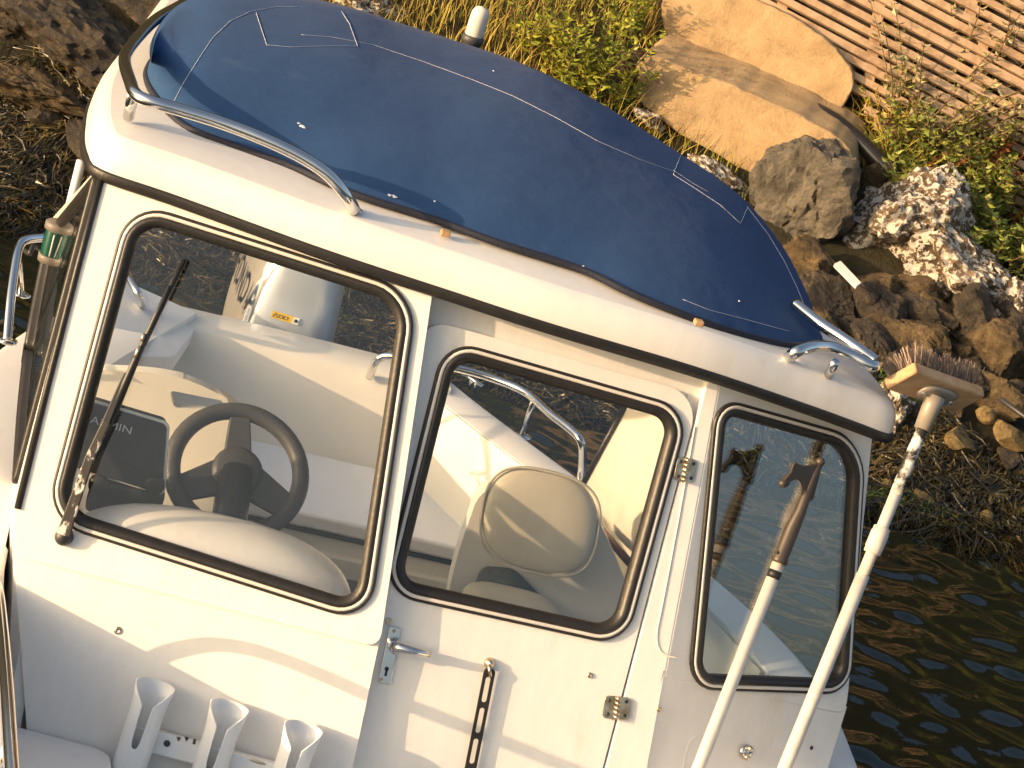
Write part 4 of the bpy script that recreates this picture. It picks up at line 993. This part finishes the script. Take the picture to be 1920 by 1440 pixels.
# ---- pallets
pp0 = G(1700, 150, .16); pn = Vector((0, -.86, .52)).normalized()
def PP(x, y, l=0): return hit(x, y, pp0+pn*l, pn)
def line(k, x): return -200+24.5*k+.53*(x-1700)
lefts = {14: 1420, 15: 1470, 16: 1530, 17: 1590, 18: 1622, 19: 1640, 20: 1690, 21: 1720, 22: 1735, 23: 1745}
labs = ['pallet of pale boards at the top of the shore slope', 'pallet of pale boards just above the upper concrete block', 'lowest wooden pallet, half hidden by the green bushes']
for gi, (k0, k1) in enumerate(((-2, 7), (7, 16), (16, 24))):
    pal = empty('wooden_pallet', PP(1800, line(k1, 1800)), labs[gi], 'pallet', 'weathered pallets on the slope')
    x1 = 2080
    for k in range(k0, k1):
        x0 = lefts.get(k, 1330+rg.uniform(-20, 20)); e = x1+rg.uniform(-30, 30)
        j0 = rg.uniform(-3, 3); j1 = rg.uniform(-3, 3); wdt = rg.uniform(6.5, 8.5)
        q = [PP(x0, line(k, x0)+j0-wdt), PP(e, line(k, e)+j1-wdt), PP(e, line(k, e)+j1+wdt), PP(x0, line(k, x0)+j0+wdt)]
        mk('board', MB().prism(q, -pn*.022), K_pal, pal, smooth=False)
    xl = 1340 if k0 < 16 else 1700
    for k in range(k0, k1, 3):
        ya = [line(k, xl)-12, line(k, 2070)-12, line(k+2.6, 2070)-12, line(k+2.6, xl)-12]
        mk('shade_backing', MB().prism([PP(xl, ya[0], -.085), PP(2070, ya[1], -.085), PP(2070, ya[2], -.085), PP(xl, ya[3], -.085)], -pn*.018), M_gapshade, pal, smooth=False)  # dark backing added behind the boards so the gaps look shaded
    for x in (1395, 1490, 1660, 1850, 2040):
        ya, yb = line(k0, x)-8, line(k1-1, x)+8
        xx = x
        if k0 >= 16 and x < 1700: continue
        sl = -.10
        q = [PP(xx-9-sl*0, ya, -.024), PP(xx+9, ya, -.024), PP(xx+9-30, yb, -.024), PP(xx-9-30, yb, -.024)]
        mk('cross_bar', MB().prism(q, -pn*.05), K_pal, pal, smooth=False)

# ---- grass, seaweed
def blades(name, n, region, hgt_, wid, m, label, lean=.5, seg=3, seed=1, dirb=None, accept=None):
    r = random.Random(seed); V_ = []; F_ = []
    for i in range(n):
        for _ in range(20):
            x, y = r.uniform(region[0], region[1]), r.uniform(region[2], region[3])
            if accept is None or accept(x, y): break
        else: continue
        z = hgt(x, y)-.01; h_ = r.uniform(*hgt_)*(.7+.6*abs(noise.noise(Vector((x*2, y*2, 3))))); a = r.uniform(0, 2*pi); w_ = r.uniform(*wid)
        dx, dy = cos(a), sin(a); ln = r.uniform(.1, lean)
        bx, by = (dirb or (0, 0))
        k0 = len(V_); fa = r.uniform(0, pi)
        sx_, sy_ = cos(fa)*w_/2, sin(fa)*w_/2
        for s_ in range(seg+1):
            t = s_/seg; off = ln*t*t*h_; zz = z+h_*(t-.25*ln*t*t)
            ww = 1-t*.92
            cx_, cy_ = x+(dx+bx)*off, y+(dy+by)*off
            V_.append((cx_-sx_*ww, cy_-sy_*ww, zz)); V_.append((cx_+sx_*ww, cy_+sy_*ww, zz))
        for s_ in range(seg):
            a0 = k0+2*s_; F_.append((a0, a0+1, a0+3, a0+2))
    mb_ = MB(); mb_.v = [Vector(q) for q in V_]; mb_.f = F_
    return mk(name, mb_, m, None, smooth=False, label=label, kind='stuff', fixn=False, cat='grass' if 'grass' in name else 'seaweed')
def gz(x, y, s=1.0, o=0): return noise.noise(Vector((x*s, y*s, 12+o)))
def clear(x, y):      # keep the grass off blocks and boulder
    v = Vector((x, y, .52*(y-8.65))) - CAM; d = v.dot(FWD); px = 960+FPX*v.dot(EX)/d; py = 720-FPX*v.dot(EY)/d
    if 1230 < px < 1600 and py < 20+.55*(px-1230)+190 and py > -90+.42*(px-1230): return False
    if 1420 < px < 1600 and 260 < py < 480: return False
    if px > 1600 and py > 330+.75*(px-1600): return False
    return True
blades('dry_grass', 15000, (-2.6, 4.2, 10.2, 13.4), (.10, .30), (.004, .008), K_grassd, 'tall dry golden grass on the upper shore slope', .9, seed=2, accept=lambda x, y: clear(x, y) and gz(x, y, .9)+.45-.35*max(0, x-.8) > 0)
blades('green_grass', 14000, (-2.6, 4.2, 10.0, 13.4), (.06, .20), (.004, .008), K_grassg, 'short green grass on the upper shore slope', .8, seed=3, accept=lambda x, y: clear(x, y) and gz(x, y, .9)+.2+.35*max(0, x-.6) > -.1)
blades('sparse_hill_grass', 9000, (-8, 9, 12.5, 18), (.2, .5), (.012, .03), K_hill, 'rough grass higher up the hillside', .7, seed=4)
def weed(name, n, region, m, label, accept, seed, ln=(.08, .26), wd=(.004, .011)):
    r = random.Random(seed); V_ = []; F_ = []
    for i in range(n):
        for _ in range(20):
            x, y = r.uniform(region[0], region[1]), r.uniform(region[2], region[3])
            if accept(x, y): break
        else: continue
        lump = .07*max(0, noise.noise(Vector((x*2.5, y*2.5, 30)))+.3)+.03*max(0, noise.noise(Vector((x*7, y*7, 31))))
        a = -pi/2+r.gauss(0, .9)+1.2*noise.noise(Vector((x*1.5, y*1.5, 40))); L_ = r.uniform(*ln); w_ = r.uniform(*wd); seg = 4
        z0 = lump*r.uniform(.2, 1.1)+.012; px_, py_ = x, y; k0 = len(V_); curl = r.gauss(0, 1.1); tw = r.uniform(0, pi)
        for s_ in range(seg+1):
            t = s_/seg; aa = a+curl*t
            zz = max(hgt(px_, py_), -.015)+z0*(1-.7*t)+.02*sin(pi*t)*r.uniform(0, 1.5)
            nx_, ny_ = -sin(aa), cos(aa); ww = w_*(1-.5*t)/2; tz = cos(tw+t*2)*ww*.9; tf = abs(sin(tw+t*2))*.8+.2
            V_.append((px_-nx_*ww*tf, py_-ny_*ww*tf, zz-tz)); V_.append((px_+nx_*ww*tf, py_+ny_*ww*tf, zz+tz))
            px_ += cos(aa)*L_/seg; py_ += sin(aa)*L_/seg
        for s_ in range(seg): a0 = k0+2*s_; F_.append((a0, a0+1, a0+3, a0+2))
    mb_ = MB(); mb_.v = [Vector(q) for q in V_]; mb_.f = F_
    return mk(name, mb_, m, None, smooth=False, label=label, kind='stuff', fixn=False, cat='seaweed')
def wz(x): return 9.22+.10*sin(x*2.3)+(.15 if x < -1.4 else 0)
weed('brown_seaweed', 48000, (-3.6, 3.6, 8.45, 9.7), K_weed, 'tangled brown seaweed covering the shore at the waterline', lambda x, y: y < wz(x)+.12*gz(x, y, 3), 5)
weed('green_seaweed', 4200, (-3.4, 3.4, 8.5, 9.3), K_weedg, 'bright green seaweed streaks among the brown weed', lambda x, y: gz(x, y, 1.6, 9) > .22, 6, (.06, .16), (.003, .008))

# ---- plants
def plant(name, px, n, h, spread, leaf, leafm, stemm, label, seed, lean=(0, 0), dens=14, group=None, cat='plant', curl=.3, lw=.62, top=1.0):
    r = random.Random(seed); base = Vector((px[0], px[1], hgt(*px))) if abs(px[0]) < 30 and abs(px[1]) < 30 else G(*px)
    base.z = hgt(base.x, base.y)
    rt = empty(name, base, label, cat, group); st = MB(); lf = MB()
    for i in range(n):
        a = r.uniform(0, 2*pi); rad = spread*sqrt(r.random())*.5
        b0 = base+Vector((cos(a)*rad*.8, sin(a)*rad*.5, 0)); b0.z = hgt(b0.x, b0.y)
        H_ = h*r.uniform(.55, 1.1); dr = Vector((cos(a)*curl*rad/spread*2+lean[0]+r.gauss(0, .12), sin(a)*curl*.6+lean[1]+r.gauss(0, .12), 1))
        pts = [b0+Vector((dr.x*t*t*H_+.01*r.gauss(0, 1), dr.y*t*t*H_+.01*r.gauss(0, 1), H_*t)) for t in (0, .25, .5, .75, 1)]
        st.tube(pts, [.005, .0045, .0038, .003, .0015], 4, caps=False)
        sm = cr(pts, 6)
        for k in range(dens):
            t = (.15+.85*(k+r.random())/dens)**.9; q = sm[min(len(sm)-1, int(t*(len(sm)-1)))]
            an = r.uniform(0, 2*pi); L_ = leaf*1.25*r.uniform(.5, 1.2)*(1-.45*t*top); d_ = Vector((cos(an), sin(an), r.uniform(-.1, .9))).normalized()
            s_ = d_.cross(Vector((r.gauss(0, .4), r.gauss(0, .4), 1))).normalized()*L_*lw*.5; nn = d_.cross(s_).normalized()*L_*.12
            lf.add([q, q+d_*L_*.45-s_+nn, q+d_*L_, q+d_*L_*.45+s_+nn, q+d_*L_*.5], [(0, 1, 4), (1, 2, 4), (2, 3, 4), (3, 0, 4)])
    mk('stems', st, stemm, rt, fixn=False, kind='stuff'); mk('foliage', lf, leafm, rt, smooth=False, fixn=False, kind='stuff')
    return rt
plant('leafy_shrub', (1075, 190), 9, .50, .30, .055, K_gold, K_stem, 'upright yellow-green leafy shrub left of the concrete blocks', 1, dens=60, curl=.25)
plant('leafy_shrub', (1130, 185), 8, .46, .26, .055, K_gold, K_stem, 'yellow-green leafy shrub touching the lower concrete block', 2, dens=60, curl=.25)
plant('leafy_shrub', (1030, 150), 6, .36, .22, .05, K_gold, K_stem, 'smaller yellow-green shrub behind the mast light', 3, dens=50, curl=.3)
plant('dry_shrub', (1730, 240), 38, .62, .7, .06, K_leafp, K_stem, 'dry branching shrub with pale leaves in front of the pallets', 4, dens=24, curl=.9, lean=(.15, 0))
plant('dry_shrub', (1850, 175), 36, .66, .7, .06, K_leafp, K_stem, 'pale-leaved shrub growing through the upper pallet', 5, dens=24, curl=.7, lean=(.1, 0))
plant('green_bush', (1720, 345), 26, .24, .5, .065, K_leaf, K_stem, 'low green bush beside the black pipe', 6, dens=22, curl=.9)
plant('green_bush', (1860, 345), 36, .34, .7, .065, K_leaf, K_stem, 'green bush below the lowest pallet', 7, dens=24, curl=.9)
plant('green_bush', (1800, 410), 34, .26, .7, .06, K_leaf, K_stem, 'green bush above the low lichened rock', 8, dens=22, curl=.9)
plant('green_bush', (1900, 480), 24, .26, .55, .06, K_leaf, K_stem, 'green bush at the lower edge of the grass', 9, dens=22, curl=.9)
plant('green_bush', (1690, 240), 20, .24, .35, .055, K_leaf, K_stem, 'small green bush at the end of the upper concrete block', 14, dens=20, curl=.9)
plant('dock_plant', (1850, 330), 5, .36, .14, .028, K_dock, K_dock, 'tall rust-red dock seed stalks in front of the pallets', 10, dens=70, curl=.3, lean=(.25, 0), top=.6)
plant('dock_plant', (1730, 350), 4, .26, .10, .022, K_dock, K_dock, 'short rust-red dock stalks above the tall lichened rock', 11, dens=50, curl=.3, lean=(.6, 0), top=.6)
plant('dock_plant', (1915, 390), 4, .30, .14, .022, K_dock, K_dock, 'rust-red dock stalks beside the green bush', 12, dens=50, curl=.4, lean=(.4, 0), top=.6)

plant('grass_clump', (1660, 215), 60, .22, .35, .09, K_grassd, K_grassd, 'clump of golden grass at the end of the upper concrete block', 21, dens=3, curl=.8, lw=.06, cat='grass clump')
plant('grass_clump', (1690, 290), 60, .20, .35, .09, K_grassg, K_grassd, 'clump of olive grass behind the black pipe', 22, dens=3, curl=.8, lw=.06, cat='grass clump')
plant('grass_clump', (1790, 465), 80, .13, .5, .07, K_grassg, K_grassg, 'low green grass clump above the lichened rocks', 23, dens=3, curl=.9, lw=.06, cat='grass clump')
plant('grass_clump', (1880, 540), 80, .13, .4, .07, K_grassg, K_grassg, 'green grass clump beside the low lichened rock', 24, dens=3, curl=.9, lw=.06, cat='grass clump')

plant('leafy_shrub', (985, 90), 7, .34, .25, .05, K_gold, K_stem, 'low yellow-green shrub in the dry grass above the canvas', 31, dens=40, curl=.4)
plant('leafy_shrub', (1170, 60), 7, .36, .22, .05, K_gold, K_stem, 'yellow-green shrub beside the upper concrete block', 32, dens=44, curl=.3)
plant('green_bush', (1790, 300), 26, .42, .6, .06, K_leaf, K_stem, 'tall green bush in front of the lowest pallet', 33, dens=26, curl=.7)
plant('green_bush', (1890, 420), 26, .28, .5, .06, K_leaf, K_stem, 'leafy green bush behind the low lichened rock', 34, dens=24, curl=.8)
